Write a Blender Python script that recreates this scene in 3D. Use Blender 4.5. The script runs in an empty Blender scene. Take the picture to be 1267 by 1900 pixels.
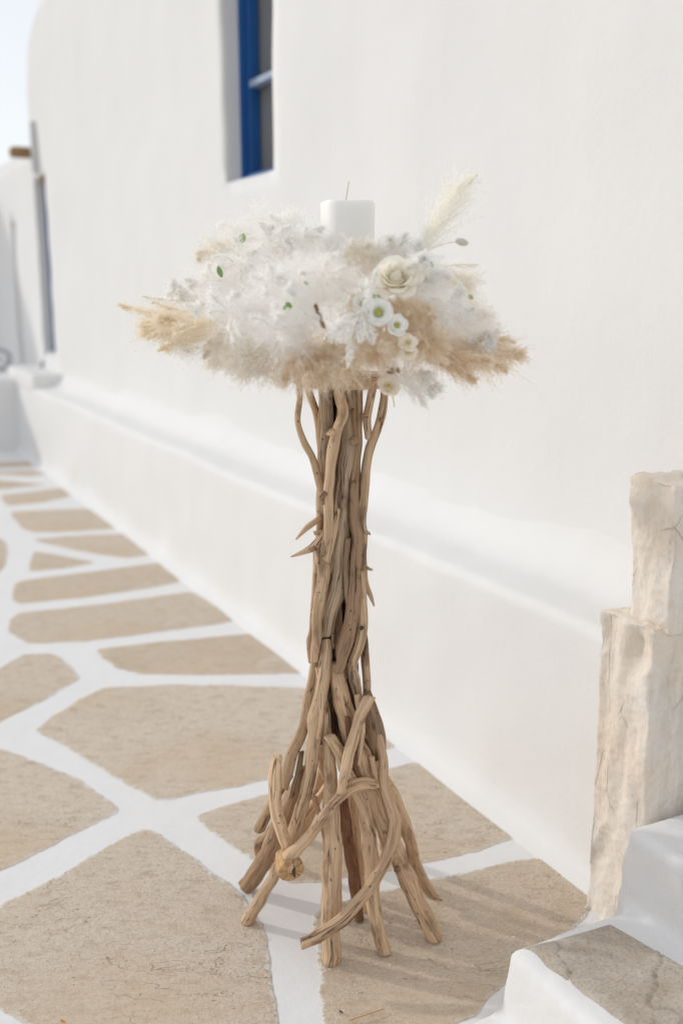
import bpy, bmesh, math, random
import numpy as np
from mathutils import Vector, Matrix, noise

# ------------------------------------------------------------------ camera, sky, sun, exposure
S = bpy.context.scene
COL = S.collection
R = math.radians
CAM_H, FPX, CX, CY = 1.25, 35.0 / 36.0 * 1900.0, 633.5, 950.0
PITCH = math.atan(404.0 / FPX)
cam_d = bpy.data.cameras.new('camera')
cam = bpy.data.objects.new('camera', cam_d)
COL.objects.link(cam)
cam.location = (0, 0, CAM_H)
cam.rotation_euler = (math.pi / 2 - PITCH, 0, 0)
cam_d.sensor_fit = 'VERTICAL'
cam_d.sensor_height = 36
cam_d.sensor_width = 24
cam_d.lens = 35
cam_d.clip_start = 0.05
cam_d.clip_end = 2000
cam_d.dof.use_dof = True
cam_d.dof.focus_distance = 1.85
cam_d.dof.aperture_fstop = 2.0
S.camera = cam

SUN_AZ, SUN_EL = math.atan2(-0.90, 0.36), R(22)      # azimuth from +Y, clockwise
w = bpy.data.worlds.new('World')
S.world = w
w.use_nodes = True
wn = w.node_tree.nodes
sky = wn.new('ShaderNodeTexSky')
sky.sky_type = 'NISHITA'
sky.sun_disc = False
sky.sun_elevation = SUN_EL
sky.sun_rotation = SUN_AZ
sky.air_density = 1.0
sky.dust_density = 1.2
sky.ozone_density = 1.0
bg = wn['Background']
haze_mix = wn.new('ShaderNodeMix')                     # thin bright haze evening out the whole sky
haze_mix.data_type = 'RGBA'
haze_mix.inputs[0].default_value = 0.82
haze_mix.inputs[7].default_value = (4.7, 4.7, 4.76, 1)
w.node_tree.links.new(sky.outputs[0], haze_mix.inputs[6])
w.node_tree.links.new(haze_mix.outputs[2], bg.inputs[0])
bg.inputs[1].default_value = 0.15
sun_d = bpy.data.lights.new('sun', 'SUN')
sun_d.energy = 1.05
sun_d.angle = R(1.8)
sun_d.color = (1.0, 0.97, 0.915)
sun = bpy.data.objects.new('sun', sun_d)
COL.objects.link(sun)
to_sun = Vector((math.sin(SUN_AZ) * math.cos(SUN_EL), math.cos(SUN_AZ) * math.cos(SUN_EL), math.sin(SUN_EL)))
sun.rotation_euler = (-to_sun).to_track_quat('-Z', 'Y').to_euler()
S.view_settings.view_transform = 'Standard'
S.view_settings.look = 'None'
S.view_settings.exposure = 0.39
S.view_settings.gamma = 1
S.view_settings.use_curve_mapping = False
S.render.engine = 'CYCLES'
S.cycles.max_bounces = 18
S.cycles.diffuse_bounces = 16
S.cycles.transmission_bounces = 16
S.cycles.transparent_max_bounces = 18

# ------------------------------------------------------------------ measuring helpers (photo pixel -> place in the scene)
CP, SP = math.cos(PITCH), math.sin(PITCH)
def ray(px, py):
    u, v = (px - CX) / FPX, (py - CY) / FPX
    return Vector((u, CP - v * SP, -(v * CP + SP)))
def on_z(px, py, z=0.0):
    d = ray(px, py); t = (z - CAM_H) / d.z
    return Vector((d.x * t, d.y * t, z))
def on_y(px, py, y):
    d = ray(px, py); t = y / d.y
    return Vector((d.x * t, y, CAM_H + d.z * t))
def px_size(p):
    return (p.y * CP + (CAM_H - p.z) * SP) / FPX
ALONG = Vector((-0.4595, 0.8882, 0)).normalized()       # along the house wall, away from the camera
INTO = Vector((0.8882, 0.4595, 0)).normalized()         # into the wall
C_LEDGE, C_WALL = 1.383, 1.625
def wpt(c, a, z):
    return INTO * c + ALONG * a + Vector((0, 0, z))
def on_wall(px, py, c=C_WALL):
    d = ray(px, py); t = c / (d.x * INTO.x + d.y * INTO.y)
    p = d * t
    return p.x * ALONG.x + p.y * ALONG.y, CAM_H + p.z

def link(o, parent=None, **props):
    COL.objects.link(o)
    if parent is not None:
        o.parent = parent
        o.matrix_parent_inverse = parent.matrix_world.inverted() if False else Matrix.Translation(-parent.location)
    for k, v in props.items():
        o[k] = v
    return o
def empty(name, loc, label, category, **props):
    o = bpy.data.objects.new(name, None)
    o.location = loc
    o.empty_display_size = 0.1
    return link(o, None, label=label, category=category, **props)
def mesh_obj(name, verts, faces, mat, parent=None, smooth=True, **props):
    me = bpy.data.meshes.new(name)
    me.from_pydata([tuple(v) for v in verts], [], faces)
    me.update()
    if smooth:
        me.polygons.foreach_set('use_smooth', [True] * len(me.polygons))
    me.materials.append(mat)
    return link(bpy.data.objects.new(name, me), parent, **props)
def nz(p, s=1.0, off=0.0):
    return noise.noise(Vector((p[0] * s + off, p[1] * s - off * 0.7, p[2] * s + off * 1.3)))

# ------------------------------------------------------------------ materials
class NT:
    def __init__(self, name):
        self.m = bpy.data.materials.new(name)
        self.m.use_nodes = True
        self.t = self.m.node_tree
        self.b = self.t.nodes['Principled BSDF']
        self.out = self.t.nodes['Material Output']
    def n(self, typ, **kw):
        nd = self.t.nodes.new(typ)
        for k, v in kw.items():
            setattr(nd, k, v)
        return nd
    def l(self, a, b):
        self.t.links.new(a, b)
    def coords(self, kind='Object'):
        return self.n('ShaderNodeTexCoord').outputs[kind]
    def mapping(self, vec, scale):
        m = self.n('ShaderNodeMapping')
        m.inputs['Scale'].default_value = scale
        self.l(vec, m.inputs['Vector'])
        return m.outputs[0]
    def noise(self, vec, scale, detail=4, rough=0.55, out='Fac'):
        nd = self.n('ShaderNodeTexNoise')
        nd.inputs['Scale'].default_value = scale
        nd.inputs['Detail'].default_value = detail
        nd.inputs['Roughness'].default_value = rough
        self.l(vec, nd.inputs['Vector'])
        return nd.outputs[out]
    def voro(self, vec, scale, feature='F1', out='Distance', rnd=1.0):
        nd = self.n('ShaderNodeTexVoronoi', feature=feature)
        nd.inputs['Scale'].default_value = scale
        nd.inputs['Randomness'].default_value = rnd
        self.l(vec, nd.inputs['Vector'])
        return nd.outputs[out]
    def ramp(self, fac, stops):
        nd = self.n('ShaderNodeValToRGB')
        el = nd.color_ramp.elements
        while len(el) < len(stops):
            el.new(0.5)
        for e, (p, c) in zip(el, stops):
            e.position = p
            e.color = (c, c, c, 1) if isinstance(c, (int, float)) else (*c, 1)
        self.l(fac, nd.inputs[0])
        return nd.outputs[0]
    def mix(self, fac, a, b, mode='MIX'):
        nd = self.n('ShaderNodeMix', data_type='RGBA', blend_type=mode)
        for sock, v in ((nd.inputs[0], fac), (nd.inputs[6], a), (nd.inputs[7], b)):
            if isinstance(v, (int, float)):
                sock.default_value = v
            elif isinstance(v, tuple):
                sock.default_value = (*v, 1)
            else:
                self.l(v, sock)
        return nd.outputs[2]
    def math(self, op, a, b=0.0):
        nd = self.n('ShaderNodeMath', operation=op)
        for sock, v in ((nd.inputs[0], a), (nd.inputs[1], b)):
            if isinstance(v, (int, float)):
                sock.default_value = v
            else:
                self.l(v, sock)
        return nd.outputs[0]
    def bump(self, h, strength, dist, prev=None):
        nd = self.n('ShaderNodeBump')
        nd.inputs['Strength'].default_value = strength
        nd.inputs['Distance'].default_value = dist
        self.l(h, nd.inputs['Height'])
        if prev is not None:
            self.l(prev, nd.inputs['Normal'])
        return nd.outputs[0]
    def done(self, col=None, normal=None, rough=0.8, spec=0.3):
        if col is not None:
            if isinstance(col, tuple):
                self.b.inputs['Base Color'].default_value = (*col, 1)
            else:
                self.l(col, self.b.inputs['Base Color'])
        if normal is not None:
            self.l(normal, self.b.inputs['Normal'])
        if isinstance(rough, (int, float)):
            self.b.inputs['Roughness'].default_value = rough
        else:
            self.l(rough, self.b.inputs['Roughness'])
        self.b.inputs['Specular IOR Level'].default_value = spec
        return self.m

def whitewash(name, base=(0.77, 0.77, 0.765), bump=1.0, dirt=0.5):
    t = NT(name)
    P = t.coords('Object')
    streak = t.noise(t.mapping(P, (1, 1, 0.16)), 9, 4)
    big = t.noise(P, 2.2, 3)
    fine = t.noise(P, 60, 5, 0.65)
    grit = t.noise(P, 340, 3, 0.6)
    c = t.mix(t.ramp(big, [(0.35, 0.0), (0.75, 0.35)]), base, tuple(x * 0.94 for x in base))
    c = t.mix(t.ramp(streak, [(0.50, 0.0), (0.78, 0.16 * dirt)]), c, (0.62, 0.60, 0.57))
    specks = t.ramp(t.voro(P, 30), [(0.02, 1.0), (0.055, 0.0)])
    pick = t.ramp(t.noise(P, 11, 2), [(0.58, 0.0), (0.64, 1.0)])
    c = t.mix(t.math('MULTIPLY', t.math('MULTIPLY', specks, pick), 0.35 * dirt), c, (0.42, 0.38, 0.33))
    n = t.bump(streak, 0.16 * bump, 0.008)
    n = t.bump(t.noise(P, 7, 4, 0.6), 0.25 * bump, 0.012, n)
    n = t.bump(fine, 0.30 * bump, 0.0022, n)
    n = t.bump(grit, 0.30 * bump, 0.0012, n)
    return t.done(c, n, 0.92, 0.15)
M_WALL = whitewash('whitewashed_plaster')
M_JOINT = whitewash('white_joint_paint', (0.77, 0.77, 0.77), 1.3, 1.0)
M_STEP = whitewash('white_step_paint', (0.78, 0.78, 0.78), 1.8, 1.0)

def paving():
    t = NT('beige_paving_stone')
    P = t.coords('Object')
    rnd = t.n('ShaderNodeObjectInfo').outputs['Random']
    base = t.mix(rnd, (0.575, 0.465, 0.345), (0.69, 0.60, 0.495))
    big = t.noise(P, 3.0, 4)
    c = t.mix(t.ramp(big, [(0.35, 0.0), (0.68, 0.8)]), base, (0.69, 0.625, 0.54))
    med = t.noise(t.mapping(P, (1, 2.2, 1)), 17, 6, 0.7)
    c = t.mix(t.ramp(med, [(0.33, 0.65), (0.50, 0.0)]), c, (0.43, 0.335, 0.245))
    grain = t.voro(P, 430, out='Color')
    sep = t.n('ShaderNodeSeparateColor'); t.l(grain, sep.inputs[0])
    c = t.mix(t.ramp(sep.outputs[0], [(0.0, 0.45), (0.5, 0.0)]), c, (0.34, 0.25, 0.17))
    c = t.mix(t.ramp(sep.outputs[1], [(0.75, 0.0), (1.0, 0.40)]), c, (0.76, 0.70, 0.61))
    c = t.mix(t.ramp(sep.outputs[2], [(0.93, 0.0), (1.0, 0.45)]), c, (0.62, 0.42, 0.22))
    gritty = t.noise(t.mapping(P, (0.8, 1.25, 1)), 120, 4, 0.7)
    patch = t.ramp(t.noise(P, 5.2, 3), [(0.42, 0.25), (0.62, 1.0)])
    c = t.mix(t.math('MULTIPLY', t.ramp(gritty, [(0.34, 0.6), (0.45, 0.0)]), patch), c, (0.36, 0.265, 0.185))
    c = t.mix(t.ramp(gritty, [(0.58, 0.0), (0.70, 0.4)]), c, (0.76, 0.69, 0.59))
    # light pebbles and dark pits set in the surface
    warp = t.n('ShaderNodeVectorMath', operation='MULTIPLY_ADD')
    t.l(t.noise(P, 22, 2, out='Color'), warp.inputs[0]); warp.inputs[1].default_value = (0.03, 0.03, 0.0); t.l(P, warp.inputs[2])
    PW = warp.outputs[0]
    hp = t.ramp(t.noise(P, 11, 2), [(0.56, 0.0), (0.62, 1.0)])
    c = t.mix(t.math('MULTIPLY', t.ramp(t.voro(PW, 46), [(0.08, 0.5), (0.15, 0.0)]), hp), c, (0.70, 0.64, 0.56))
    hd = t.ramp(t.noise(P, 7.3, 3), [(0.50, 0.0), (0.58, 1.0)])
    pit = t.math('MULTIPLY', t.ramp(t.voro(t.mapping(PW, (0.8, 1.5, 1)), 44), [(0.07, 1.0), (0.15, 0.0)]), hd)
    c = t.mix(t.math('MULTIPLY', pit, 0.8), c, (0.17, 0.115, 0.08))
    # thin flaking seams
    seam = t.math('MULTIPLY', t.ramp(t.noise(t.mapping(PW, (2.2, 7, 1)), 2.2, 3), [(0.492, 0.0), (0.5, 1.0), (0.508, 0.0)]), t.ramp(t.noise(P, 4.1, 2), [(0.50, 0.0), (0.60, 1.0)]))
    c = t.mix(t.math('MULTIPLY', seam, 0.28), c, (0.28, 0.20, 0.14))
    # paint brushed over the rims, faint lime bloom further in
    ea = t.n('ShaderNodeAttribute', attribute_name='edge').outputs['Fac']
    over = t.math('ADD', t.math('MULTIPLY', ea, 0.55), t.noise(P, 55, 5, 0.7))
    c = t.mix(t.ramp(over, [(0.86, 0.0), (1.0, 0.85)]), c, (0.76, 0.755, 0.74))
    warm = t.noise(P, 1.7, 3)
    c = t.mix(t.ramp(warm, [(0.48, 0.0), (0.66, 0.55)]), c, (0.60, 0.465, 0.32))
    c = t.mix(t.ramp(t.noise(P, 6.5, 5, 0.7), [(0.60, 0.0), (0.78, 0.45)]), c, (0.74, 0.72, 0.69))
    n = t.bump(med, 0.55, 0.009)
    n = t.bump(t.math('MULTIPLY', t.math('ADD', pit, seam), -1.0), 0.6, 0.004, n)
    n = t.bump(gritty, 0.65, 0.0035, n)
    n = t.bump(t.voro(P, 430), 0.7, 0.0014, n)
    return t.done(c, n, 0.9, 0.2)
M_PAVE = paving()

def slab_stone():
    t = NT('grey_brown_schist')
    P = t.coords('Object')
    a = t.noise(t.mapping(P, (1, 1, 1)), 14, 7, 0.65)
    c = t.mix(t.ramp(a, [(0.35, 0.0), (0.65, 1.0)]), (0.40, 0.34, 0.27), (0.54, 0.485, 0.415))
    g = t.voro(P, 330, out='Color')
    sep = t.n('ShaderNodeSeparateColor'); t.l(g, sep.inputs[0])
    c = t.mix(t.ramp(sep.outputs[0], [(0.0, 0.45), (0.45, 0.0)]), c, (0.24, 0.185, 0.14))
    c = t.mix(t.ramp(sep.outputs[1], [(0.86, 0.0), (1.0, 0.4)]), c, (0.62, 0.58, 0.52))
    n = t.bump(a, 0.5, 0.006)
    n = t.bump(t.noise(P, 420, 3, 0.6), 0.6, 0.0016, n)
    return t.done(c, n, 0.9, 0.2)
M_SLAB = slab_stone()

def marble():
    t = NT('weathered_marble')
    P = t.coords('Object')
    v = t.noise(t.mapping(P, (1, 1, 0.22)), 22, 7, 0.7)
    big = t.noise(P, 7, 4)
    c = t.mix(t.ramp(big, [(0.35, 0.0), (0.68, 1.0)]), (0.78, 0.685, 0.58), (0.80, 0.755, 0.70))
    c = t.mix(t.ramp(v, [(0.30, 0.6), (0.50, 0.0)]), c, (0.58, 0.485, 0.395))
    c = t.mix(t.ramp(t.noise(P, 30, 4), [(0.62, 0.0), (0.74, 0.5)]), c, (0.70, 0.53, 0.38))
    crack = t.ramp(t.voro(t.mapping(P, (1.6, 1.6, 0.55)), 9, 'DISTANCE_TO_EDGE'), [(0.0, 1.0), (0.02, 0.0)])
    cm = t.math('MULTIPLY', crack, t.ramp(t.noise(P, 9, 3), [(0.50, 0.0), (0.6, 1.0)]))
    c = t.mix(t.math('MULTIPLY', cm, 0.35), c, (0.28, 0.21, 0.16))
    n = t.bump(v, 0.6, 0.009)
    n = t.bump(t.math('MULTIPLY', cm, -1.0), 0.5, 0.004, n)
    n = t.bump(t.noise(P, 190, 4, 0.65), 0.5, 0.0022, n)
    return t.done(c, n, 0.85, 0.25)
M_MARBLE = marble()

def driftwood():
    t = NT('driftwood')
    at = t.n('ShaderNodeAttribute', attribute_name='grain')
    G = at.outputs['Vector']
    oi = t.n('ShaderNodeObjectInfo')
    tone = oi.outputs['Color']
    add = t.n('ShaderNodeVectorMath', operation='ADD')
    t.l(G, add.inputs[0])
    cmb = t.n('ShaderNodeCombineXYZ')
    for i in range(3):
        t.l(t.math('MULTIPLY', oi.outputs['Random'], 7.3 + 3.1 * i), cmb.inputs[i])
    t.l(cmb.outputs[0], add.inputs[1])
    V = add.outputs[0]
    long_ = t.noise(t.mapping(V, (150, 150, 9)), 1, 5, 0.6)
    fib = t.noise(t.mapping(V, (420, 420, 22)), 1, 3, 0.6)
    blot = t.noise(t.mapping(V, (34, 34, 13)), 1, 5, 0.62)
    c = t.mix(t.ramp(long_, [(0.34, 0.60), (0.56, 0.0)]), tone, t.mix(1.0, tone, (0.46, 0.40, 0.36), 'MULTIPLY'))
    c = t.mix(t.ramp(fib, [(0.55, 0.0), (0.78, 0.30)]), c, (0.74, 0.56, 0.37))
    c = t.mix(t.ramp(blot, [(0.55, 0.0), (0.68, 0.85)]), c, t.mix(1.0, tone, (0.36, 0.31, 0.30), 'MULTIPLY'))
    c = t.mix(t.ramp(blot, [(0.26, 0.45), (0.42, 0.0)]), c, (0.40, 0.335, 0.285))
    crack = t.ramp(t.noise(t.mapping(V, (95, 95, 4.5)), 1, 2, 0.4), [(0.482, 0.0), (0.50, 1.0), (0.518, 0.0)])
    gate = t.ramp(t.noise(t.mapping(V, (26, 26, 9)), 1, 2), [(0.47, 0.0), (0.55, 1.0)])
    ck = t.math('MULTIPLY', crack, gate)
    c = t.mix(t.math('MULTIPLY', ck, 0.85), c, (0.06, 0.038, 0.024))
    hole = t.ramp(t.voro(t.mapping(V, (95, 95, 60)), 1), [(0.09, 1.0), (0.15, 0.0)])
    hg = t.ramp(t.noise(t.mapping(V, (40, 40, 16)), 1, 2), [(0.52, 0.0), (0.58, 1.0)])
    hh = t.math('MULTIPLY', hole, hg)
    c = t.mix(t.math('MULTIPLY', hh, 0.85), c, (0.07, 0.045, 0.03))
    n = t.bump(long_, 0.60, 0.0030)
    n = t.bump(fib, 0.30, 0.0008, n)
    n = t.bump(t.math('MULTIPLY', t.math('ADD', ck, hh), -1.0), 0.9, 0.003, n)
    return t.done(c, n, 0.72, 0.25)
M_WOOD = driftwood()

def fluff(name, col, col2, trans=0.45):
    t = NT(name)
    P = t.coords('Object')
    f = t.ramp(t.noise(P, 17, 4), [(0.35, 0.0), (0.68, 1.0)])
    c = t.mix(f, col, col2)
    d = t.n('ShaderNodeBsdfDiffuse'); tr = t.n('ShaderNodeBsdfTranslucent'); mx = t.n('ShaderNodeMixShader')
    t.l(c, d.inputs[0]); t.l(c, tr.inputs[0])
    mx.inputs[0].default_value = trans
    t.l(d.outputs[0], mx.inputs[1]); t.l(tr.outputs[0], mx.inputs[2])
    t.l(mx.outputs[0], t.out.inputs[0])
    return t.m
FL = {
    'W': fluff('bleached_plume_white', (0.995, 0.993, 0.984), (0.994, 0.990, 0.975), 0.62),
    'C': fluff('bleached_plume_cream', (0.993, 0.988, 0.970), (0.991, 0.982, 0.955), 0.6),
    'P': fluff('pale_peach_plume', (0.975, 0.94, 0.875), (0.984, 0.965, 0.925), 0.55),
    'T': fluff('tan_plume', (0.915, 0.81, 0.66), (0.95, 0.885, 0.785)),
    'G': fluff('golden_plume', (0.965, 0.89, 0.75), (0.976, 0.925, 0.825)),
    'B': fluff('brown_seed_spike', (0.36, 0.20, 0.09), (0.45, 0.28, 0.14), 0.25),
    'Y': fluff('cream_yellow_plume', (0.988, 0.979, 0.94), (0.986, 0.973, 0.915)),
    'S': fluff('grey_bunny_tail', (0.80, 0.79, 0.76), (0.85, 0.84, 0.81)),
}
def petal_mat(name, col, inner, trans=0.35):
    t = NT(name)
    at = t.n('ShaderNodeAttribute', attribute_name='grain')
    sep = t.n('ShaderNodeSeparateXYZ'); t.l(at.outputs['Vector'], sep.inputs[0])
    c = t.mix(t.ramp(sep.outputs[1], [(0.05, 1.0), (0.55, 0.0)]), col, inner)
    vein = t.noise(t.mapping(at.outputs['Vector'], (30, 2, 1)), 1, 3)
    n = t.bump(vein, 0.25, 0.001)
    t.done(c, n, 0.6, 0.25)
    tr = t.n('ShaderNodeBsdfTranslucent'); mx = t.n('ShaderNodeMixShader')
    t.l(c, tr.inputs[0])
    mx.inputs[0].default_value = trans
    t.l(t.b.outputs[0], mx.inputs[1]); t.l(tr.outputs[0], mx.inputs[2]); t.l(mx.outputs[0], t.out.inputs[0])
    return t.m
M_ROSE = petal_mat('cream_rose_petal', (0.98, 0.958, 0.89), (0.96, 0.88, 0.67))
M_LISI = petal_mat('white_lisianthus_petal', (0.96, 0.96, 0.95), (0.45, 0.58, 0.14))
M_LISI_DRY = petal_mat('cream_lisianthus_petal', (0.95, 0.91, 0.82), (0.70, 0.57, 0.24))
def simple(name, col, rough=0.6, spec=0.3, vary=0.25, scale=40, bump=0.2, bd=0.002):
    t = NT(name)
    P = t.coords('Object')
    f = t.noise(P, scale, 4)
    c = t.mix(t.ramp(f, [(0.3, vary), (0.7, 0.0)]), col, tuple(x * 0.6 for x in col))
    return t.done(c, t.bump(f, bump, bd), rough, spec)
M_LEAF = simple('green_leaf', (0.22, 0.36, 0.11), 0.5)
M_LEAF2 = simple('pale_green_leaf', (0.42, 0.52, 0.26), 0.5)
M_STEM = simple('dry_stem', (0.82, 0.76, 0.64), 0.7)
M_STAMEN = simple('yellow_stamen', (0.80, 0.55, 0.03), 0.6)
M_BLUE = simple('blue_window_paint', (0.016, 0.11, 0.34), 0.45, 0.4, 0.3, 12, 0.3)
M_RUSTWOOD = simple('worn_brown_wood', (0.32, 0.20, 0.10), 0.8, 0.2, 0.5, 20, 0.4)
M_DARKMETAL = simple('dark_grey_rubber', (0.40, 0.41, 0.44), 0.6)
M_GREY = simple('grey_door_and_groove_shade', (0.58, 0.58, 0.58), 0.6)  # door grey, also the painted shade of the wall groove
M_GROUND = simple('pale_dusty_ground', (0.46, 0.40, 0.33), 0.95, 0.1, 0.4, 3, 0.4, 0.02)
t = NT('window_glass')
t.done((0.20, 0.20, 0.185), None, 0.16, 0.6)  # lighter grey base colour carries the reflection of the sky
M_GLASS = t.m
t = NT('candle_wax')
t.done((0.88, 0.88, 0.87), t.bump(t.noise(t.coords('Object'), 25, 3), 0.12, 0.002), 0.45, 0.35)
t.b.inputs['Subsurface Weight'].default_value = 0.6
t.b.inputs['Subsurface Radius'].default_value = (0.02, 0.018, 0.015)
t.b.inputs['Subsurface Scale'].default_value = 0.6
M_WAX = t.m
M_WICK = simple('cotton_wick', (0.62, 0.55, 0.40), 0.9)

# ------------------------------------------------------------------ ground and paved lane
mesh_obj('ground', [(-600, -600, -0.03), (600, -600, -0.03), (600, 900, -0.03), (-600, 900, -0.03)], [(0, 1, 2, 3)], M_GROUND,
         kind='structure', label='pale dusty ground beyond the paved lane')
# painted bed of the lane: one gently uneven sheet, its joints show between the stones
def lane_z(x, y):
    return 0.0022 * nz((x, y, 0), 1.6, 3.1)
LX0, LX1, LY0, LY1, LN = -7.0, 3.0, -1.2, 13.0, 0.085
nx, ny = int((LX1 - LX0) / LN), int((LY1 - LY0) / LN)
vs = [(LX0 + i * LN, LY0 + j * LN, lane_z(LX0 + i * LN, LY0 + j * LN)) for j in range(ny + 1) for i in range(nx + 1)]
fs = [(j * (nx + 1) + i, j * (nx + 1) + i + 1, (j + 1) * (nx + 1) + i + 1, (j + 1) * (nx + 1) + i) for j in range(ny) for i in range(nx)]
lane = mesh_obj('paved_lane', vs, fs, M_JOINT, kind='structure', label='paved lane with wide white painted joints between beige stones')

STONES = [
    [(-100, 862), (0, 858), (60, 856), (70, 865), (0, 868), (-100, 872)],
    [(-100, 880), (0, 876), (60, 872), (90, 880), (55, 885), (0, 881), (-100, 887)],
    [(-100, 894), (0, 891), (50, 896), (90, 900), (40, 905), (0, 908), (-100, 912)],
    [(2, 918), (60, 912), (115, 905), (128, 908), (136, 920), (80, 932), (15, 939), (4, 928)],
    [(20, 950), (90, 946), (162, 943), (180, 950), (225, 980), (150, 986), (62, 988), (42, 980), (25, 962)],
    [(63, 1000), (150, 993), (243, 990), (258, 1003), (283, 1030), (235, 1036), (180, 1028), (120, 1017), (70, 1005)],
    [(61, 1022), (120, 1032), (182, 1044), (120, 1054), (52, 1062)],
    [(22, 1100), (27, 1085), (40, 1078), (150, 1063), (300, 1043), (318, 1052), (338, 1080), (250, 1096), (160, 1108), (35, 1121), (24, 1112)],
    [(15, 1168), (18, 1148), (35, 1137), (190, 1121), (350, 1098), (368, 1103), (445, 1152), (300, 1172), (160, 1190), (50, 1195), (22, 1178)],
    [(-60, 1000), (0, 998), (13, 1008), (15, 1030), (10, 1050), (0, 1063), (-60, 1065)],
    [(178, 1205), (300, 1190), (478, 1174), (500, 1185), (560, 1240), (572, 1250), (430, 1252), (260, 1252), (215, 1240), (190, 1222)],
    [(-80, 1280), (0, 1240), (45, 1213), (95, 1212), (115, 1222), (152, 1257), (80, 1300), (0, 1340), (-80, 1380)],
    [(62, 1355), (115, 1318), (185, 1277), (320, 1270), (560, 1275), (650, 1290), (720, 1345), (752, 1378), (700, 1395), (620, 1415), (480, 1450), (310, 1484), (285, 1483), (210, 1440), (140, 1397)],
    [(-90, 1400), (0, 1390), (60, 1410), (150, 1447), (228, 1505), (120, 1555), (0, 1618), (-90, 1665)],
    [(356, 1515), (500, 1472), (640, 1443), (795, 1410), (820, 1415), (880, 1465), (978, 1548), (880, 1580), (770, 1605), (690, 1622), (600, 1636), (540, 1640), (470, 1598), (400, 1550)],
    [(583, 1700), (612, 1678), (700, 1655), (830, 1628), (960, 1595), (1020, 1592), (1055, 1607), (1100, 1645), (1090, 1700), (980, 1790), (905, 1850), (880, 1885), (840, 1905), (760, 1990), (620, 1995), (600, 1900), (592, 1790)],
    [(-60, 1715), (0, 1682), (110, 1625), (225, 1557), (265, 1538), (290, 1544), (370, 1600), (445, 1655), (487, 1720), (503, 1790), (514, 1900), (515, 1980), (160, 1975), (60, 1905), (0, 1868), (-60, 1835)],
    # the lane goes on beyond the edges of the photograph
    [(-120, 1408), (-110, 1650), (-330, 1770), (-600, 1650), (-560, 1480), (-300, 1420)],
    [(-110, 1290), (-110, 1375), (-300, 1390), (-520, 1400), (-480, 1280), (-260, 1240)],
    [(-90, 1010), (-90, 1060), (-300, 1090), (-420, 1060), (-380, 1005)],
    [(-60, 1100), (-25, 1120), (-25, 1170), (-40, 1200), (-110, 1235), (-300, 1200), (-380, 1130), (-250, 1095)],
    [(-130, 920), (-40, 918), (-25, 940), (-25, 970), (-100, 982), (-260, 980), (-280, 940)],
    [(-620, 1700), (-340, 1810), (-110, 1890), (-300, 1990), (-800, 1900)],
    [(-90, 1895), (0, 1935), (60, 1968), (130, 2060), (100, 2250), (-400, 2250), (-300, 2020)],
    [(200, 2030), (520, 2035), (560, 2100), (540, 2400), (150, 2400), (160, 2100)],
    [(640, 2050), (760, 2045), (900, 1960), (1000, 2000), (1100, 2300), (620, 2400), (600, 2150)],
    [(-500, 930), (-320, 925), (-320, 975), (-480, 985), (-620, 960)],
    [(-130, 862), (-130, 905), (-380, 912), (-420, 866)],
]
def chaikin(P, k=1, q=0.2):
    for _ in range(k):
        Q = []
        for i in range(len(P)):
            a, b = P[i], P[(i + 1) % len(P)]
            Q += [a.lerp(b, q), a.lerp(b, 1 - q)]
        P = Q
    return P
rng = random.Random(4)
def flagstone(poly, idx):
    P = [on_z(x, y) for x, y in poly]
    P = chaikin(chaikin(P, 1, 0.10), 1, 0.25)
    Q = []
    step = 0.006 if P[0].y < 3.2 else 0.03
    for i in range(len(P)):
        a, b = P[i], P[(i + 1) % len(P)]
        n = max(1, int((b - a).length / step))
        Q += [a.lerp(b, k / n) for k in range(n)]
    c = sum(Q, Vector()) / len(Q)
    ring = []
    for p in Q:
        out = (p - c).normalized()
        j = 0.0022 * nz(p, 120, idx) + 0.0035 * nz(p, 45, idx) + 0.007 * nz(p, 12, idx + 5) + 0.003
        ring.append(p + out * j)
    n = len(ring)
    area = sum(ring[i].x * ring[(i + 1) % n].y - ring[(i + 1) % n].x * ring[i].y for i in range(n))
    if area < 0:
        ring.reverse()
    verts, faces, edge = [], [], []
    for inset, z, ev in ((-0.003, -0.003, 1), (0.0, 0.0006, 1), (0.006, 0.0013, 0.8), (0.014, 0.0016, 0.5), (0.030, 0.0018, 0.0)):
        edge += [ev] * n
        for p in ring:
            d = (c - p).normalized()
            q = p + d * inset
            verts.append((q.x - c.x, q.y - c.y, z + lane_z(q.x, q.y)))
    for k in range(4):
        for i in range(n):
            j = (i + 1) % n
            faces.append((k * n + i, k * n + j, (k + 1) * n + j, (k + 1) * n + i))
    faces.append(tuple(range(4 * n, 5 * n)))
    o = mesh_obj('flagstone', verts, faces, M_PAVE, lane)
    o.data.attributes.new('edge', 'FLOAT', 'POINT').data.foreach_set('value', edge)
    o.location = c
    return ring
rings = [flagstone(s, i) for i, s in enumerate(STONES)]

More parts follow.
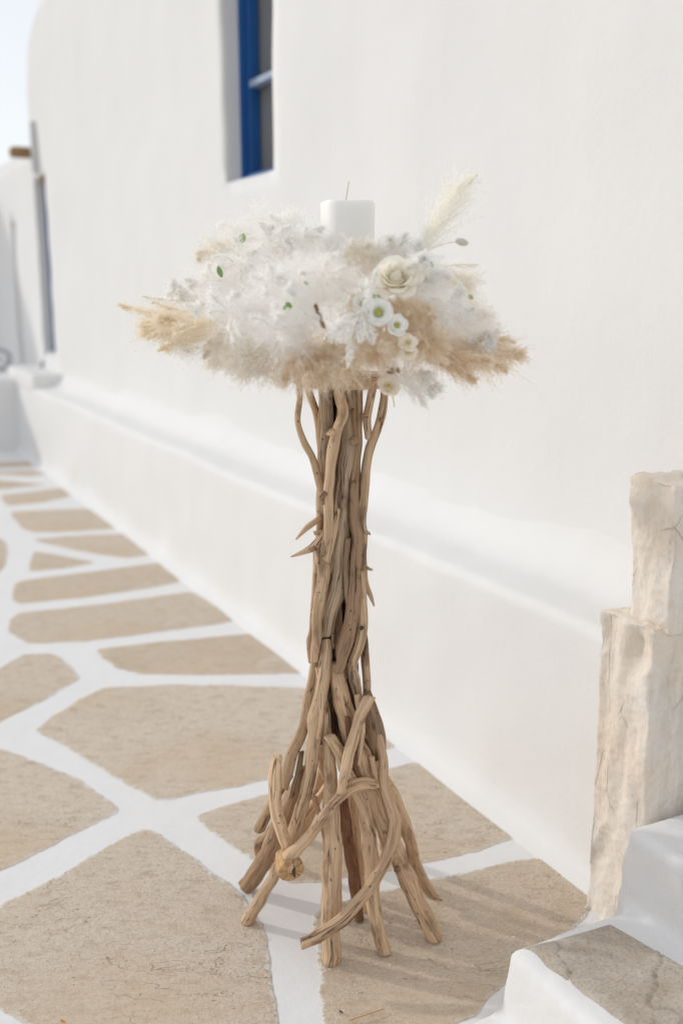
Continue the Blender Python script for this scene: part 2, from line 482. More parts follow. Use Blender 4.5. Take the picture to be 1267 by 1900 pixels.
# loose grit lying on the near stones: too fine to pick apart
def inside(p, ring):
    c = False
    n = len(ring)
    for i in range(n):
        a, b = ring[i], ring[i - 1]
        if (a.y > p[1]) != (b.y > p[1]) and p[0] < (b.x - a.x) * (p[1] - a.y) / (b.y - a.y) + a.x:
            c = not c
    return c
gv, gf = [], []
OCT = [(1, 0, 0), (-1, 0, 0), (0, 1, 0), (0, -1, 0), (0, 0, 1), (0, 0, -1)]
OF = [(0, 2, 4), (2, 1, 4), (1, 3, 4), (3, 0, 4), (2, 0, 5), (1, 2, 5), (3, 1, 5), (0, 3, 5)]
for ri in (14, 15, 16, 12):
    ring = rings[ri]
    x0, x1 = min(p.x for p in ring), max(p.x for p in ring)
    y0, y1 = min(p.y for p in ring), max(p.y for p in ring)
    for _ in range({16: 6500, 15: 5500, 14: 2500, 12: 1200}[ri]):
        x, y = rng.uniform(x0, x1), rng.uniform(y0, y1)
        if nz((x, y, 0), 5, 9) < rng.uniform(-0.5, 0.4) or not inside((x, y), ring):
            continue
        s = 0.0008 + 0.0017 * rng.random() ** 3 + (0.0025 if rng.random() < 0.01 else 0)
        a = rng.random() * 6.3
        b = len(gv)
        for v in OCT:
            k = s * rng.uniform(0.7, 1.3)
            gv.append((x + k * (v[0] * math.cos(a) - v[1] * math.sin(a)), y + k * (v[0] * math.sin(a) + v[1] * math.cos(a)), 0.0018 + lane_z(x, y) + 0.55 * k * v[2]))
        gf += [tuple(b + i for i in f) for f in OF]
M_GRIT = NT('sandy_grit')
_oi = M_GRIT.voro(M_GRIT.coords('Object'), 150, out='Color')
_s = M_GRIT.n('ShaderNodeSeparateColor'); M_GRIT.l(_oi, _s.inputs[0])
M_GRIT = M_GRIT.done(M_GRIT.ramp(_s.outputs[0], [(0.0, (0.20, 0.14, 0.09)), (0.12, (0.50, 0.40, 0.30)), (0.5, (0.64, 0.53, 0.41)), (1.0, (0.80, 0.73, 0.63))]), None, 0.9, 0.2)
mesh_obj('grit', gv, gf, M_GRIT, None, False, kind='stuff', label='fine sandy grit scattered over the beige paving stones', category='grit')

# ------------------------------------------------------------------ white house, its wall openings and the ledge
def plaster_face(a0, a1, z0, z1, holes, c, depth, left_curve=None, sa=0.07, off=0.0):
    """front of a plastered block: grid in the wall plane with real openings, returned as verts/faces"""
    def cuts(lo, hi, marks, st):
        ms = sorted({lo, hi, *[m for m in marks if lo < m < hi]})
        out = []
        for p, q in zip(ms, ms[1:]):
            n = max(1, round((q - p) / st))
            out += [p + (q - p) * k / n for k in range(n)]
        return out + [hi]
    A = cuts(a0, a1, [m for h in holes for m in h[:2]], sa)
    Z = cuts(z0, z1, [m for h in holes for m in h[2:4]], sa)
    verts, faces, vid = [], [], {}
    def wob(a, z):
        return 0.015 * nz((a, z, 0), 1.5, off) + 0.006 * nz((a, z, 0), 5, off + 2)
    def put(a, z, d):
        if left_curve:
            lim = left_curve(z)
            s0 = a1 - 1.1
            if a > s0:
                a = s0 + (a - s0) * (lim - s0) / (a1 - s0)
        e = 0.006 * nz((a * 1.0, z, 3.3), 4, off)
        verts.append(wpt(c + d + wob(a, z), a + e, z + 0.006 * nz((a, z, 7.1), 4, off)))
        return len(verts) - 1
    def V(i, j):
        if (i, j) not in vid:
            vid[i, j] = put(A[i], Z[j], 0)
        return vid[i, j]
    def hole(am, zm):
        return any(h[0] < am < h[1] and h[2] < zm < h[3] for h in holes)
    edges = {}
    for i in range(len(A) - 1):
        for j in range(len(Z) - 1):
            if hole((A[i] + A[i + 1]) / 2, (Z[j] + Z[j + 1]) / 2):
                continue
            ks = ((i, j), (i, j + 1), (i + 1, j + 1), (i + 1, j))
            faces.append(tuple(V(*k) for k in ks))
            for m in range(4):
                e = (ks[m], ks[(m + 1) % 4])
                edges[e] = 1
    back = {}
    def B(k, d, lvl):
        if (k, lvl) not in back:
            back[k, lvl] = put(A[k[0]], Z[k[1]], d)
        return back[k, lvl]
    for (p, q) in list(edges):
        if (q, p) in edges:
            continue
        border = (A[p[0]] in (a0, a1) and A[q[0]] == A[p[0]]) or (Z[p[1]] in (z0, z1) and Z[q[1]] == Z[p[1]])
        ds = [0.0, depth] if border else [0.0, 0.012, 0.34]
        lv = [V, ]
        prev = (V(*p), V(*q))
        for n_, d in enumerate(ds[1:], 1):
            cur = (B(p, d, (n_, border)), B(q, d, (n_, border)))
            faces.append((prev[1], prev[0], cur[0], cur[1]))
            prev = cur
    return verts, faces

def wall_box(name, parent, mat, a0, a1, z0, z1, c0, c1, bevel=0.003, **props):
    vs = [wpt(c, a, z) for c in (c0, c1) for a in (a0, a1) for z in (z0, z1)]
    fs = [(0, 1, 3, 2), (4, 6, 7, 5), (0, 4, 5, 1), (2, 3, 7, 6), (0, 2, 6, 4), (1, 5, 7, 3)]
    bm = bmesh.new()
    bv = [bm.verts.new(v) for v in vs]
    for f in fs:
        bm.faces.new([bv[i] for i in f])
    bmesh.ops.recalc_face_normals(bm, faces=bm.faces)
    if bevel:
        bmesh.ops.bevel(bm, geom=bm.edges[:], offset=bevel, segments=2, affect='EDGES', profile=0.5)
    me = bpy.data.meshes.new(name)
    bm.to_mesh(me); bm.free()
    me.materials.append(mat)
    return link(bpy.data.objects.new(name, me), parent, **props)

HOUSE_END, HOUSE_TOP = 8.46, 3.29
W1 = (on_wall(510, 308)[0], on_wall(420, 345)[0], 1.715, 3.05)
aw_r, aw_l = on_wall(103, 655)[0], on_wall(84, 655)[0]
W2 = (aw_r - 0.02, aw_l + 0.045, on_wall(95, 661)[1], on_wall(68, 330)[1])
house = empty('white_house', wpt(C_WALL, 2, 0), 'tall whitewashed house with small deep blue window behind the flower stand', 'house')
def shoulder(z):
    z1, z2 = 2.72, HOUSE_TOP
    if z < z1:
        return HOUSE_END
    t_ = min(1, (z - z1) / (z2 - z1))
    return HOUSE_END - 0.95 * (1 - math.sqrt(max(0, 1 - t_ * t_ * 0.995)))
vs, fs = plaster_face(-2.2, HOUSE_END, -0.02, HOUSE_TOP, [W1, W2], C_WALL, 3.0, shoulder)
mesh_obj('wall', vs, fs, M_WALL, house)

def window(parent, hole, d0, fd, stile, bars, label):
    a0, a1, z0, z1 = hole
    c0 = C_WALL + d0
    w_ = wall_box('window', parent, M_BLUE, a1 - stile * 0.35, a1 + 0.02, z0 - 0.01, z1 + 0.02, c0, c0 + fd, label=label)
    wall_box('frame', w_, M_BLUE, a0 - 0.02, a0 + stile * 0.35, z0 - 0.01, z1 + 0.02, c0, c0 + fd)
    wall_box('frame', w_, M_BLUE, a0 + stile * 0.352, a1 - stile * 0.352, z0 - 0.012, z0 + 0.035, c0 + 0.004, c0 + fd - 0.004)
    wall_box('casement_stile', w_, M_BLUE, a1 - stile * 1.0, a1 - stile * 0.36, z0 + 0.04, z1, c0 + fd * 0.55, c0 + fd + 0.02)
    wall_box('casement_stile', w_, M_BLUE, a0 + stile * 0.36, a0 + stile * 1.0, z0 + 0.04, z1, c0 + fd * 0.55, c0 + fd + 0.02)
    for zb in bars:
        wall_box('glazing_bar', w_, M_BLUEPALE, a0 + stile * 1.01, a1 - stile * 1.01, zb - 0.014, zb + 0.014, c0 + fd * 0.5, c0 + fd + 0.016)
    wall_box('pane', w_, M_GLASS, a0, a1 - 0.01, z0 + 0.036, z1, c0 + fd + 0.022, c0 + fd + 0.030, 0)
    return w_
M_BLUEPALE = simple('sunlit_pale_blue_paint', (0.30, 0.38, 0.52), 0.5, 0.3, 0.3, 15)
window(house, W1, 0.070, 0.060, 0.034, [on_wall(490, 148, C_WALL + 0.12)[1]], 'blue painted window frame with one pale glazing bar')
window(house, W2, 0.075, 0.05, 0.03, [], 'tall narrow blue framed window at the far end of the house')
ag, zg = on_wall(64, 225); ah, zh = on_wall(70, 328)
wall_box('shaded_groove_strip', house, M_GREY, (ag + ah) / 2 - 0.035, (ag + ah) / 2 + 0.035, zh + 0.03, zg, C_WALL - 0.035, C_WALL + 0.03, 0.012)  # thin grey strip standing in for a shaded vertical groove
ak, zk = on_wall(74, 336)
wall_box('lintel_stub', house, M_RUSTWOOD, ak - 0.03, ak + 0.03, W2[3] - 0.06, W2[3] + 0.02, C_WALL + 0.01, C_WALL + 0.09)

# the lower house that carries on beyond it
low = empty('low_house', wpt(C_WALL, 10, 0), 'lower whitewashed house joined to the far end of the tall one', 'house')
aS, zS0 = on_wall(33, 680); _, zS1 = on_wall(32, 405)
S2 = (aS - 0.16, aS + 0.03, zS0, zS1)
zlow = on_wall(20, 292)[1]
vs, fs = plaster_face(HOUSE_END + 0.01, 15.0, -0.02, zlow, [S2], C_WALL + 0.03, 3.0, None, 0.12, 4.0)
mesh_obj('wall', vs, fs, M_WALL, low)
wall_box('door', low, M_GREY, S2[0] - 0.01, S2[1] + 0.01, S2[2] - 0.01, S2[3] + 0.01, C_WALL + 0.22, C_WALL + 0.26)
asp, zsp = on_wall(24, 280, C_WALL - 0.15)
spout = wall_box('water_spout', low, M_RUSTWOOD, asp - 0.06, asp + 0.06, zsp - 0.045, zsp + 0.03, C_WALL - 0.17, C_WALL + 0.2, 0.02)

# ledge along the house wall: one plastered sweep with soft corners
H_LEDGE = 0.555
def ledge_profile():
    D = C_WALL - C_LEDGE
    pts = [(C_LEDGE - 0.075, -0.012), (C_LEDGE - 0.045, 0.004), (C_LEDGE - 0.022, 0.014), (C_LEDGE - 0.008, 0.032), (C_LEDGE, 0.065)]
    for k in range(1, 10):
        pts.append((C_LEDGE + 0.012 * k / 9, 0.065 + (H_LEDGE - 0.03 - 0.065) * k / 9))
    for k in range(1, 6):
        a = math.pi / 2 * k / 5
        pts.append((C_LEDGE + 0.012 + 0.03 * (1 - math.cos(a)), H_LEDGE - 0.03 + 0.03 * math.sin(a)))
    for k in range(1, 5):
        pts.append((C_LEDGE + 0.042 + (D - 0.042 - 0.12) * k / 4, H_LEDGE + 0.006 * k / 4))
    for k in range(1, 10):
        a = math.pi / 2 * k / 9
        pts.append((C_WALL - 0.12 + 0.128 * math.sin(a), H_LEDGE + 0.006 + 0.17 * (1 - math.cos(a))))
    pts.append((C_WALL + 0.03, H_LEDGE + 0.24))
    return pts
PR = ledge_profile()
LA0, LA1 = 1.40, 8.50
na = int((LA1 - LA0) / 0.04)
vs, fs = [], []
for i in range(na + 1):
    a = LA0 + (LA1 - LA0) * i / na
    for (c, z) in PR:
        w1 = 0.013 * nz((a, z * 1.4, 0), 1.7, 8) + 0.005 * nz((a, z, c), 7, 2)
        w2 = 0.010 * nz((a, c, 5), 1.6, 1) + 0.004 * nz((a, z, c), 8, 6)
        vs.append(wpt(c + w1 * (0.4 if z < 0.03 else 1), a, z + (w2 if z > 0.3 else 0.2 * w2)))
m = len(PR)
for i in range(na):
    for j in range(m - 1):
        fs.append((i * m + j, i * m + j + 1, (i + 1) * m + j + 1, (i + 1) * m + j))
fs.append(tuple(range(m)))
fs.append(tuple(reversed(range(na * m, na * m + m))))
mesh_obj('masonry_ledge', vs, fs, M_WALL, None, True, label='long low whitewashed masonry ledge running along the foot of the house wall', category='ledge')

# far end: raised terrace across the lane with a small block and a coiled hose on it
def soft_block(name, boxes, mat, voxel, smooth_it, amp, freq, parent=None, off=0.0, fn=None, **props):
    """union of boxes given as (origin, x axis, y axis, sizes) -> voxel remesh, smoothed and roughened"""
    bm = bmesh.new()
    for pts in boxes:
        bv = [bm.verts.new(p) for p in pts]
        for f in [(0, 1, 2, 3), (4, 7, 6, 5), (0, 4, 5, 1), (1, 5, 6, 2), (2, 6, 7, 3), (3, 7, 4, 0)]:
            bm.faces.new([bv[i] for i in f])
    bmesh.ops.recalc_face_normals(bm, faces=bm.faces)
    me = bpy.data.meshes.new(name)
    bm.to_mesh(me); bm.free()
    tmp = bpy.data.objects.new(name + '_tmp', me)
    COL.objects.link(tmp)
    rm = tmp.modifiers.new('r', 'REMESH'); rm.mode = 'VOXEL'; rm.voxel_size = voxel
    sm = tmp.modifiers.new('s', 'SMOOTH'); sm.factor = 0.5; sm.iterations = smooth_it
    dg = bpy.context.evaluated_depsgraph_get()
    me2 = bpy.data.meshes.new_from_object(tmp.evaluated_get(dg))
    bpy.data.objects.remove(tmp); bpy.data.meshes.remove(me)
    nrm = [v.normal.copy() for v in me2.vertices]
    for v, n in zip(me2.vertices, nrm):
        p = v.co
        d = amp * (nz(p, freq, off) + 0.5 * nz(p, freq * 2.7, off + 3) + 0.3 * nz(p, freq * 6, off + 9))
        if fn:
            d += fn(p, n)
        v.co = p + n * d
    me2.polygons.foreach_set('use_smooth', [True] * len(me2.polygons))
    me2.name = name
    me2.materials.clear(); me2.materials.append(mat)
    return link(bpy.data.objects.new(name, me2), parent, **props)
def quad_box(P4, z0, z1, top=None):
    T = top or P4
    return [Vector((p.x, p.y, z0)) for p in P4] + [Vector((p.x, p.y, z1)) for p in T]
def W4(c0, c1, a0, a1):
    return [wpt(c0, a0, 0), wpt(c1, a0, 0), wpt(c1, a1, 0), wpt(c0, a1, 0)]
soft_block('terrace', [quad_box(W4(-1.6, C_WALL + 0.02, 8.47, 13.5), -0.05, 0.58)], M_WALL, 0.03, 2, 0.008, 2,
           kind='structure', label='raised white terrace across the far end of the lane')
soft_block('white_block', [quad_box(W4(C_LEDGE + 0.01, C_WALL + 0.05, 7.72, 8.9), 0.52, 0.66)], M_WALL, 0.02, 3, 0.006, 4,
           label='low white masonry block lying on the far end of the ledge', category='block')
hose_c = wpt(1.40, 9.25, 0.0)
hv, hf = [], []
def torus_coil(center, ax_u, ax_v, rad, tube, turns, pitch_dir, pitch):
    v, f = [], []
    n, k = int(turns * 40), 8
    for i in range(n + 1):
        a = 2 * math.pi * i / 40
        rr = rad * (1 + 0.05 * math.sin(i * 0.37))
        p = center + ax_u * (rr * math.cos(a)) + ax_v * (rr * math.sin(a)) + pitch_dir * (pitch * i / n)
        rd = (ax_u * math.cos(a) + ax_v * math.sin(a))
        for j in range(k):
            b = 2 * math.pi * j / k
            v.append(p + rd * (tube * math.cos(b)) + pitch_dir * (tube * math.sin(b)))
    for i in range(n):
        for j in range(k):
            f.append((i * k + j, i * k + (j + 1) % k, (i + 1) * k + (j + 1) % k, (i + 1) * k + j))
    return v, f
hp = on_wall(4, 690, 1.42)
hv, hf = torus_coil(wpt(1.42, hp[0], 0.585 + 0.10), Vector((1, 0, 0)), Vector((0, 0.15, 0.99)), 0.085, 0.012, 3.0, Vector((0, -1, 0.1)), 0.04)
mesh_obj('coiled_hose', hv, hf, M_DARKMETAL, None, True, label='dark grey coiled hose standing on the far terrace', category='hose')
# house across the lane, just outside the photograph on the left: its shadow falls on the far wall
ob = [Vector((-5.25, 10.35, 0)), Vector((-5.6, 11.1, 0)), Vector((-8.5, 13.5, 0)), Vector((-8.5, 10.2, 0))]
soft_block('house_across', [quad_box(ob, -0.03, 1.9), quad_box([Vector((-5.55, 10.95, 0)), Vector((-6.5, 13.5, 0)), Vector((-9, 13.5, 0)), Vector((-9, 10.9, 0))], -0.03, 3.3)],
           M_WALL, 0.07, 3, 0.01, 1.5, label='whitewashed house across the lane beyond the left edge', category='house')

# ------------------------------------------------------------------ white steps and the marble gate post on the right
STEP_A = Vector((0.268, 1.527, 0))
SD = -ALONG                                                  # along the step nosing, towards the camera
def st(s, t_, z=0.0):
    p = STEP_A + SD * s + INTO * t_
    return Vector((p.x, p.y, z))
def S4(s0, s1, t0, t1):
    return [st(s0, t0), st(s0, t1), st(s1, t1), st(s1, t0)]
steps = empty('white_steps', st(0.4, 0.3), 'white painted masonry steps with an inset stone tread in the right corner', 'steps')
soft_block('step_body', [quad_box(S4(0.0, 1.25, 0.0, 0.9), -0.02, 0.142, S4(0.012, 1.25, 0.02, 0.9)),
                         quad_box(S4(-0.035, 1.25, 0.27, 0.9), -0.02, 0.285, S4(-0.01, 1.25, 0.30, 0.9)),
                         quad_box(S4(-0.01, 1.25, -0.05, 0.3), -0.02, 0.010)],
           M_STEP, 0.0075, 26, 0.0036, 7, steps, 2.0)
# inset tread slab: broken schist with raised and sunken layers
c00, c01 = on_z(972, 1756, 0.145), on_z(1131, 1712, 0.145)
e1 = (on_z(1155, 1903, 0.145) - c00).normalized(); e2 = (on_z(1272, 1792, 0.145) - c01).normalized()
c10, c11 = c00 + e1 * 0.62, c01 + e2 * 0.60
NU, NV = 150, 46
def crackf(x, y):
    q = Vector((x * 9, y * 9, 1.7))
    r_ = noise.multi_fractal(q, 0.9, 2.1, 4)
    lay = nz((x * 3.1 + 0.5 * y, y * 6.0 - x, 0.3), 2.6, 12)
    ridge = abs(nz((x, y, 0), 8.5, 31) + 0.4 * nz((x, y, 0), 21, 17))
    z = 0.0012 * r_ + 0.0055 * round(lay * 3.0 + 0.35 * nz((x, y, 0), 40, 3)) / 3.0
    z -= 0.0055 * max(0, 1 - ridge / 0.045)
    return z
vs, fs = [], []
for i in range(NU + 1):
    for j in range(NV + 1):
        u_, v_ = i / NU, j / NV
        p = c00.lerp(c10, u_).lerp(c01.lerp(c11, u_), v_)
        ed = min(v_, 1 - v_, u_ * 3.5)
        wob = 0.006 * nz(p, 14, 5) * (1 if ed < 0.06 else 0.3)
        p = p + (c01 - c00).normalized() * wob
        z = 0.1465 + crackf(p.x, p.y) + 0.0015
        if ed < 0.05:
            z = min(z, 0.1470) - 0.006 * (1 - ed / 0.05)
        vs.append((p.x, p.y, z))
for i in range(NU):
    for j in range(NV):
        k = i * (NV + 1) + j
        fs.append((k, k + NV + 1, k + NV + 2, k + 1))
mesh_obj('tread_slab', vs, fs, M_SLAB, steps, True, label='cracked grey brown stone slab set into the lower white step')

post = empty('gate_post', wpt(C_LEDGE, 1.5, 0), 'weathered pale marble gate post of two stacked stones at the right edge', 'post')
def flute(p, n):
    a = (p - STEP_A).dot(SD)
    t_ = (p - STEP_A).dot(INTO)
    g = 0.0
    if p.z < 0.65:
        g = (0.0065 * nz((a * 24, p.z * 2.2, 0.4), 1.0, 21) + 0.003 * math.sin(a * 95 + 2.0 * math.sin(p.z * 4 + 1))) * (1 - 0.6 * abs(n.z))
    else:
        g = 0.003 * math.sin(a * 75 + 2 * math.sin(p.z * 9))
    chip = max(0.0, nz((a * 14, t_ * 14, p.z * 9), 1.0, 41) - 0.22)
    return g + 0.005 * nz((a * 40, t_ * 40, p.z * 12), 1.0, 3) - 0.030 * chip + 0.0014 * nz(p, 110, 6)
lowb = quad_box(S4(-0.184, -0.035, 0.366, 0.72), -0.02, 0.655, S4(-0.174, -0.032, 0.354, 0.72))
upb = quad_box(S4(-0.118, -0.02, 0.375, 0.66), 0.64, 0.925, S4(-0.140, -0.02, 0.368, 0.66))
soft_block('lower_stone', [lowb], M_MARBLE, 0.0045, 8, 0.0036, 14, post, 4.0, flute)
soft_block('upper_stone', [upb], M_MARBLE, 0.0045, 7, 0.0036, 14, post, 7.0, flute)

# ------------------------------------------------------------------ driftwood stand
ST_Y = 1.81
stand = empty('driftwood_stand', (0.0, ST_Y, 0), 'tall flower stand of bundled bare driftwood sticks with splayed feet', 'flower stand')
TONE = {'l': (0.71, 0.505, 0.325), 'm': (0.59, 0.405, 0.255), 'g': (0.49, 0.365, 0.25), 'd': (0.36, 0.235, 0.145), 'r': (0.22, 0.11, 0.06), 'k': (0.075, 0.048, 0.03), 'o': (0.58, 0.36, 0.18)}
def catmull(P, seg):
    out = []
    n = len(P)
    for i in range(n - 1):
        p0 = P[max(i - 1, 0)]; p1 = P[i]; p2 = P[i + 1]; p3 = P[min(i + 2, n - 1)]
        L = math.dist(p1[:3], p2[:3])
        k = max(2, int(L / seg))
        for j in range(k):
            t_ = j / k
            out.append([0.5 * (2 * b + (c - a) * t_ + (2 * a - 5 * b + 4 * c - d) * t_ ** 2 + (3 * b - a - 3 * c + d) * t_ ** 3) for a, b, c, d in zip(p0, p1, p2, p3)])
    out.append(list(P[-1]))
    return out
def tube(name, P4, mat, parent, seed=0, seg=0.007, sides=14, rough=1.0, flat=1.0, color=None, cap=(0.35, 0.35), gnarl=0.0, **props):
    """P4: (x, y, z, radius) control points -> swept irregular stick with its own grain coordinates"""
    Q = catmull(P4, seg)
    pts = [Vector(q[:3]) for q in Q]
    n = len(pts)
    if gnarl:
        for i in range(n):
            w_ = min(1.0, i / 4, (n - 1 - i) / 4) * gnarl * Q[i][3]
            pts[i] += Vector((noise.noise(pts[i] * 22 + Vector((seed * 3.1, 0, 0))), noise.noise(pts[i] * 22 + Vector((0, seed * 2.3 + 9, 0))), 0.4 * noise.noise(pts[i] * 22 + Vector((0, 4, seed)))))  * w_ * 0.45
            Q[i][3] *= 1 + 0.22 * gnarl * noise.noise(pts[i] * 30 + Vector((7, seed, 0)))
    T = [(pts[min(i + 1, n - 1)] - pts[max(i - 1, 0)]).normalized() for i in range(n)]
    up = Vector((0.3, 1, 0.2)) if abs(T[0].y) < 0.8 else Vector((1, 0, 0.2))
    N = (up - T[0] * up.dot(T[0])).normalized()
    verts, grain, faces = [], [], []
    L = 0.0
    rings = []
    # rounded, slightly ragged ends: extra rings that close to a point
    r0, r1 = Q[0][3], Q[-1][3]
    seq = [(0, -cap[0] * r0, 0.55), (0, -cap[0] * 0.75 * r0, 0.86)] + [(i, 0.0, 1.0) for i in range(n)] + [(n - 1, cap[1] * 0.75 * r1, 0.86), (n - 1, cap[1] * r1, 0.55)]
    frames = []
    for i in range(n):
        if i:
            L += (pts[i] - pts[i - 1]).length
            N = (N - T[i] * N.dot(T[i])).normalized()
        frames.append((pts[i], T[i], N.copy(), T[i].cross(N), max(0.0008, Q[i][3]), L))
    for (i, ext, sc) in seq:
        p, tg, n1, n2, r, l = frames[i]
        tw = 0.9 * l * (1 if seed % 2 else -1)
        for k in range(sides):
            a = 2 * math.pi * k / sides
            ca, sa = math.cos(a), math.sin(a)
            b = a + tw * 3
            g1 = noise.noise(Vector((1.1 * math.cos(b), 1.1 * math.sin(b), l * 9 + seed * 5.7)))
            g2 = noise.noise(Vector((2.6 * math.cos(b), 2.6 * math.sin(b), l * 5 + seed * 3.1 + 40)))
            g3 = noise.noise(Vector((ca * 2, sa * 2, l * 34 + seed)))
            rr = r * sc * (1 + rough * (0.13 * g1 + 0.11 * g2 + 0.05 * g3))
            e = ext * (1 + 0.5 * g2) if ext else 0.0
            if gnarl and i in (0, n - 1):
                e += 0.38 * r * sc * math.cos(a + seed * 1.9) + 0.10 * r * g3
            v = p + (n1 * ca * flat + n2 * sa) * rr + tg * e
            verts.append(v)
            grain.append((ca * r, sa * r, l + ext))
    m_ = len(seq)
    for i in range(m_ - 1):
        for k in range(sides):
            j = (k + 1) % sides
            faces.append((i * sides + k, i * sides + j, (i + 1) * sides + j, (i + 1) * sides + k))
    faces.append(tuple(reversed(range(sides))))
    faces.append(tuple(range((m_ - 1) * sides, m_ * sides)))
    o = mesh_obj(name, verts, faces, mat, parent, True, **props)
    at = o.data.attributes.new('grain', 'FLOAT_VECTOR', 'POINT')
    at.data.foreach_set('vector', [x for g in grain for x in g])
    if color:
        o.color = (*color, 1)
    return o
def stick(tone, pts, name='stick', parent=None, seed=None, fl=1.0, rough=1.0, **kw):
    """pts: (px, py, radius in px, dy) - dy is the distance behind (+) or before (-) the stand's axis in metres"""
    stick.n += 1
    P4 = []
    for (x, y, r, dy) in pts:
        p = on_y(x, y, ST_Y + dy)
        P4.append((p.x, p.y, p.z, 0.95 * r * px_size(p)))
    c = TONE[tone]
    j = 0.82 + 0.36 * random.Random(stick.n * 7 + 1).random()
    return tube(name, P4, M_WOOD, parent or stand, seed if seed is not None else stick.n, color=tuple(min(1, v * j) for v in c), flat=fl, rough=rough, gnarl=0.55, **{'cap': (0.22, 0.22), **kw})
stick.n = 0
def foot(px, py, lift=0.0):
    """dy of a stick whose end rests on the ground under this pixel"""
    return on_z(px, py, lift).y - ST_Y

def knot(owner, tone, pts):
    return stick(tone, pts, 'knot', owner, rough=1.6)

# inner core poles, coloured dark to stand for the shade in the gaps
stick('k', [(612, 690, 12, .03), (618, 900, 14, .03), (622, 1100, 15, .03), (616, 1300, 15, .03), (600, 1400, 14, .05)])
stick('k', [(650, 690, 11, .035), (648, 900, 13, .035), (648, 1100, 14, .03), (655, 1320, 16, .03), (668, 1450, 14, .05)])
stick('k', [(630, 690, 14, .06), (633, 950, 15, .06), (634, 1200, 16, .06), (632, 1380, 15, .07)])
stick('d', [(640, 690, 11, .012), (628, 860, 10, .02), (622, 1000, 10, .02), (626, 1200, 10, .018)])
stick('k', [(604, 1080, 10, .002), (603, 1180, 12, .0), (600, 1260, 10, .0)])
# crown branches
s = stick('l', [(553, 690, 6.5, -.005), (556, 735, 6, -.005), (553, 782, 6, -.005), (564, 818, 7, -.01), (580, 850, 7, -.015), (591, 888, 7.5, -.02), (599, 922, 7, -.025)])
stick('l', [(566, 698, 6.5, .02), (575, 733, 7, .02), (587, 768, 7, .02), (593, 815, 6.5, .015), (596, 860, 6, .01)])
stick('l', [(597, 690, 7, .01), (597, 800, 7.5, .005), (595, 900, 8, 0), (593, 1000, 8, 0), (590, 1060, 8, .005)])
stick('g', [(606, 690, 13, -.01), (606, 780, 12.5, -.008), (604, 860, 12, -.005), (601, 950, 11, 0)])
s = stick('l', [(625, 690, 12, -.03), (631, 738, 12, -.034), (637, 768, 11, -.036), (626, 796, 10.5, -.038), (619, 830, 10.5, -.04), (612, 880, 10, -.042), (608, 930, 10, -.044), (608, 985, 10, -.046), (603, 1022, 5, -.044)])
knot(s, 'l', [(618, 800, 6, -.042), (612, 802, 6, -.046), (607, 806, 4, -.048)])
knot(s, 'd', [(604, 914, 7, -.046), (599, 919, 6.5, -.052), (595, 925, 4.5, -.05)])
knot(s, 'd', [(603, 928, 5, -.046), (598, 934, 4, -.05)])
s = stick('g', [(645, 690, 12, -.012), (650, 760, 12, -.014), (648, 822, 16, -.017), (643, 880, 15, -.02), (637, 920, 14.5, -.022), (634, 980, 14, -.024), (630, 1040, 15, -.026), (627, 1080, 15, -.027), (616, 1130, 16, -.025), (604, 1178, 13, -.02)], rough=1.5)
knot(s, 'd', [(654, 820, 9, -.026), (658, 818, 8, -.036)])
stick('m', [(661, 690, 9, 0), (665, 745, 9.5, 0), (663, 820, 9, 0), (660, 900, 9, 0), (662, 1000, 9, .005), (664, 1080, 9, .005)])
stick('d', [(657, 898, 8, -.03), (657, 960, 10, -.033), (664, 1000, 12, -.036), (660, 1050, 12.5, -.038), (656, 1110, 12.5, -.04), (648, 1170, 12.5, -.042), (638, 1210, 12, -.044), (628, 1248, 8, -.046)], rough=1.7)
s = stick('l', [(714, 712, 7, .0), (711, 745, 8, 0), (706, 775, 8.5, -.002), (696, 805, 8.5, -.004), (685, 830, 9.5, -.006), (680, 870, 9, -.008), (676, 925, 9, -.01), (672, 965, 8, -.012), (675, 995, 7, -.012), (674, 1040, 6, -.012), (678, 1078, 6, -.012), (686, 1102, 5, -.014), (694, 1124, 1.8, -.016)])
stick('l', [(698, 698, 8, -.004), (689, 730, 8.5, -.004), (682, 775, 8, -.004), (684, 815, 7.5, -.004)], 'fork_branch', s)
stick('l', [(690, 722, 5, -.004), (700, 712, 7, -.006), (712, 717, 6, -.003)], 'fork_branch', s)
knot(s, 'm', [(682, 772, 5, -.008), (674, 772, 4.5, -.010), (670, 771, 3, -.010)])
knot(s, 'd', [(705, 778, 4, -.012), (708, 780, 4, -.016)])
knot(s, 'm', [(686, 834, 4, -.008), (690, 837, 3, -.010)])
knot(s, 'm', [(674, 986, 5, -.014), (681, 988, 4, -.016), (687, 991, 2, -.018)])
knot(s, 'l', [(679, 1052, 4, -.014), (686, 1056, 3, -.016), (691, 1057, 2, -.016)])
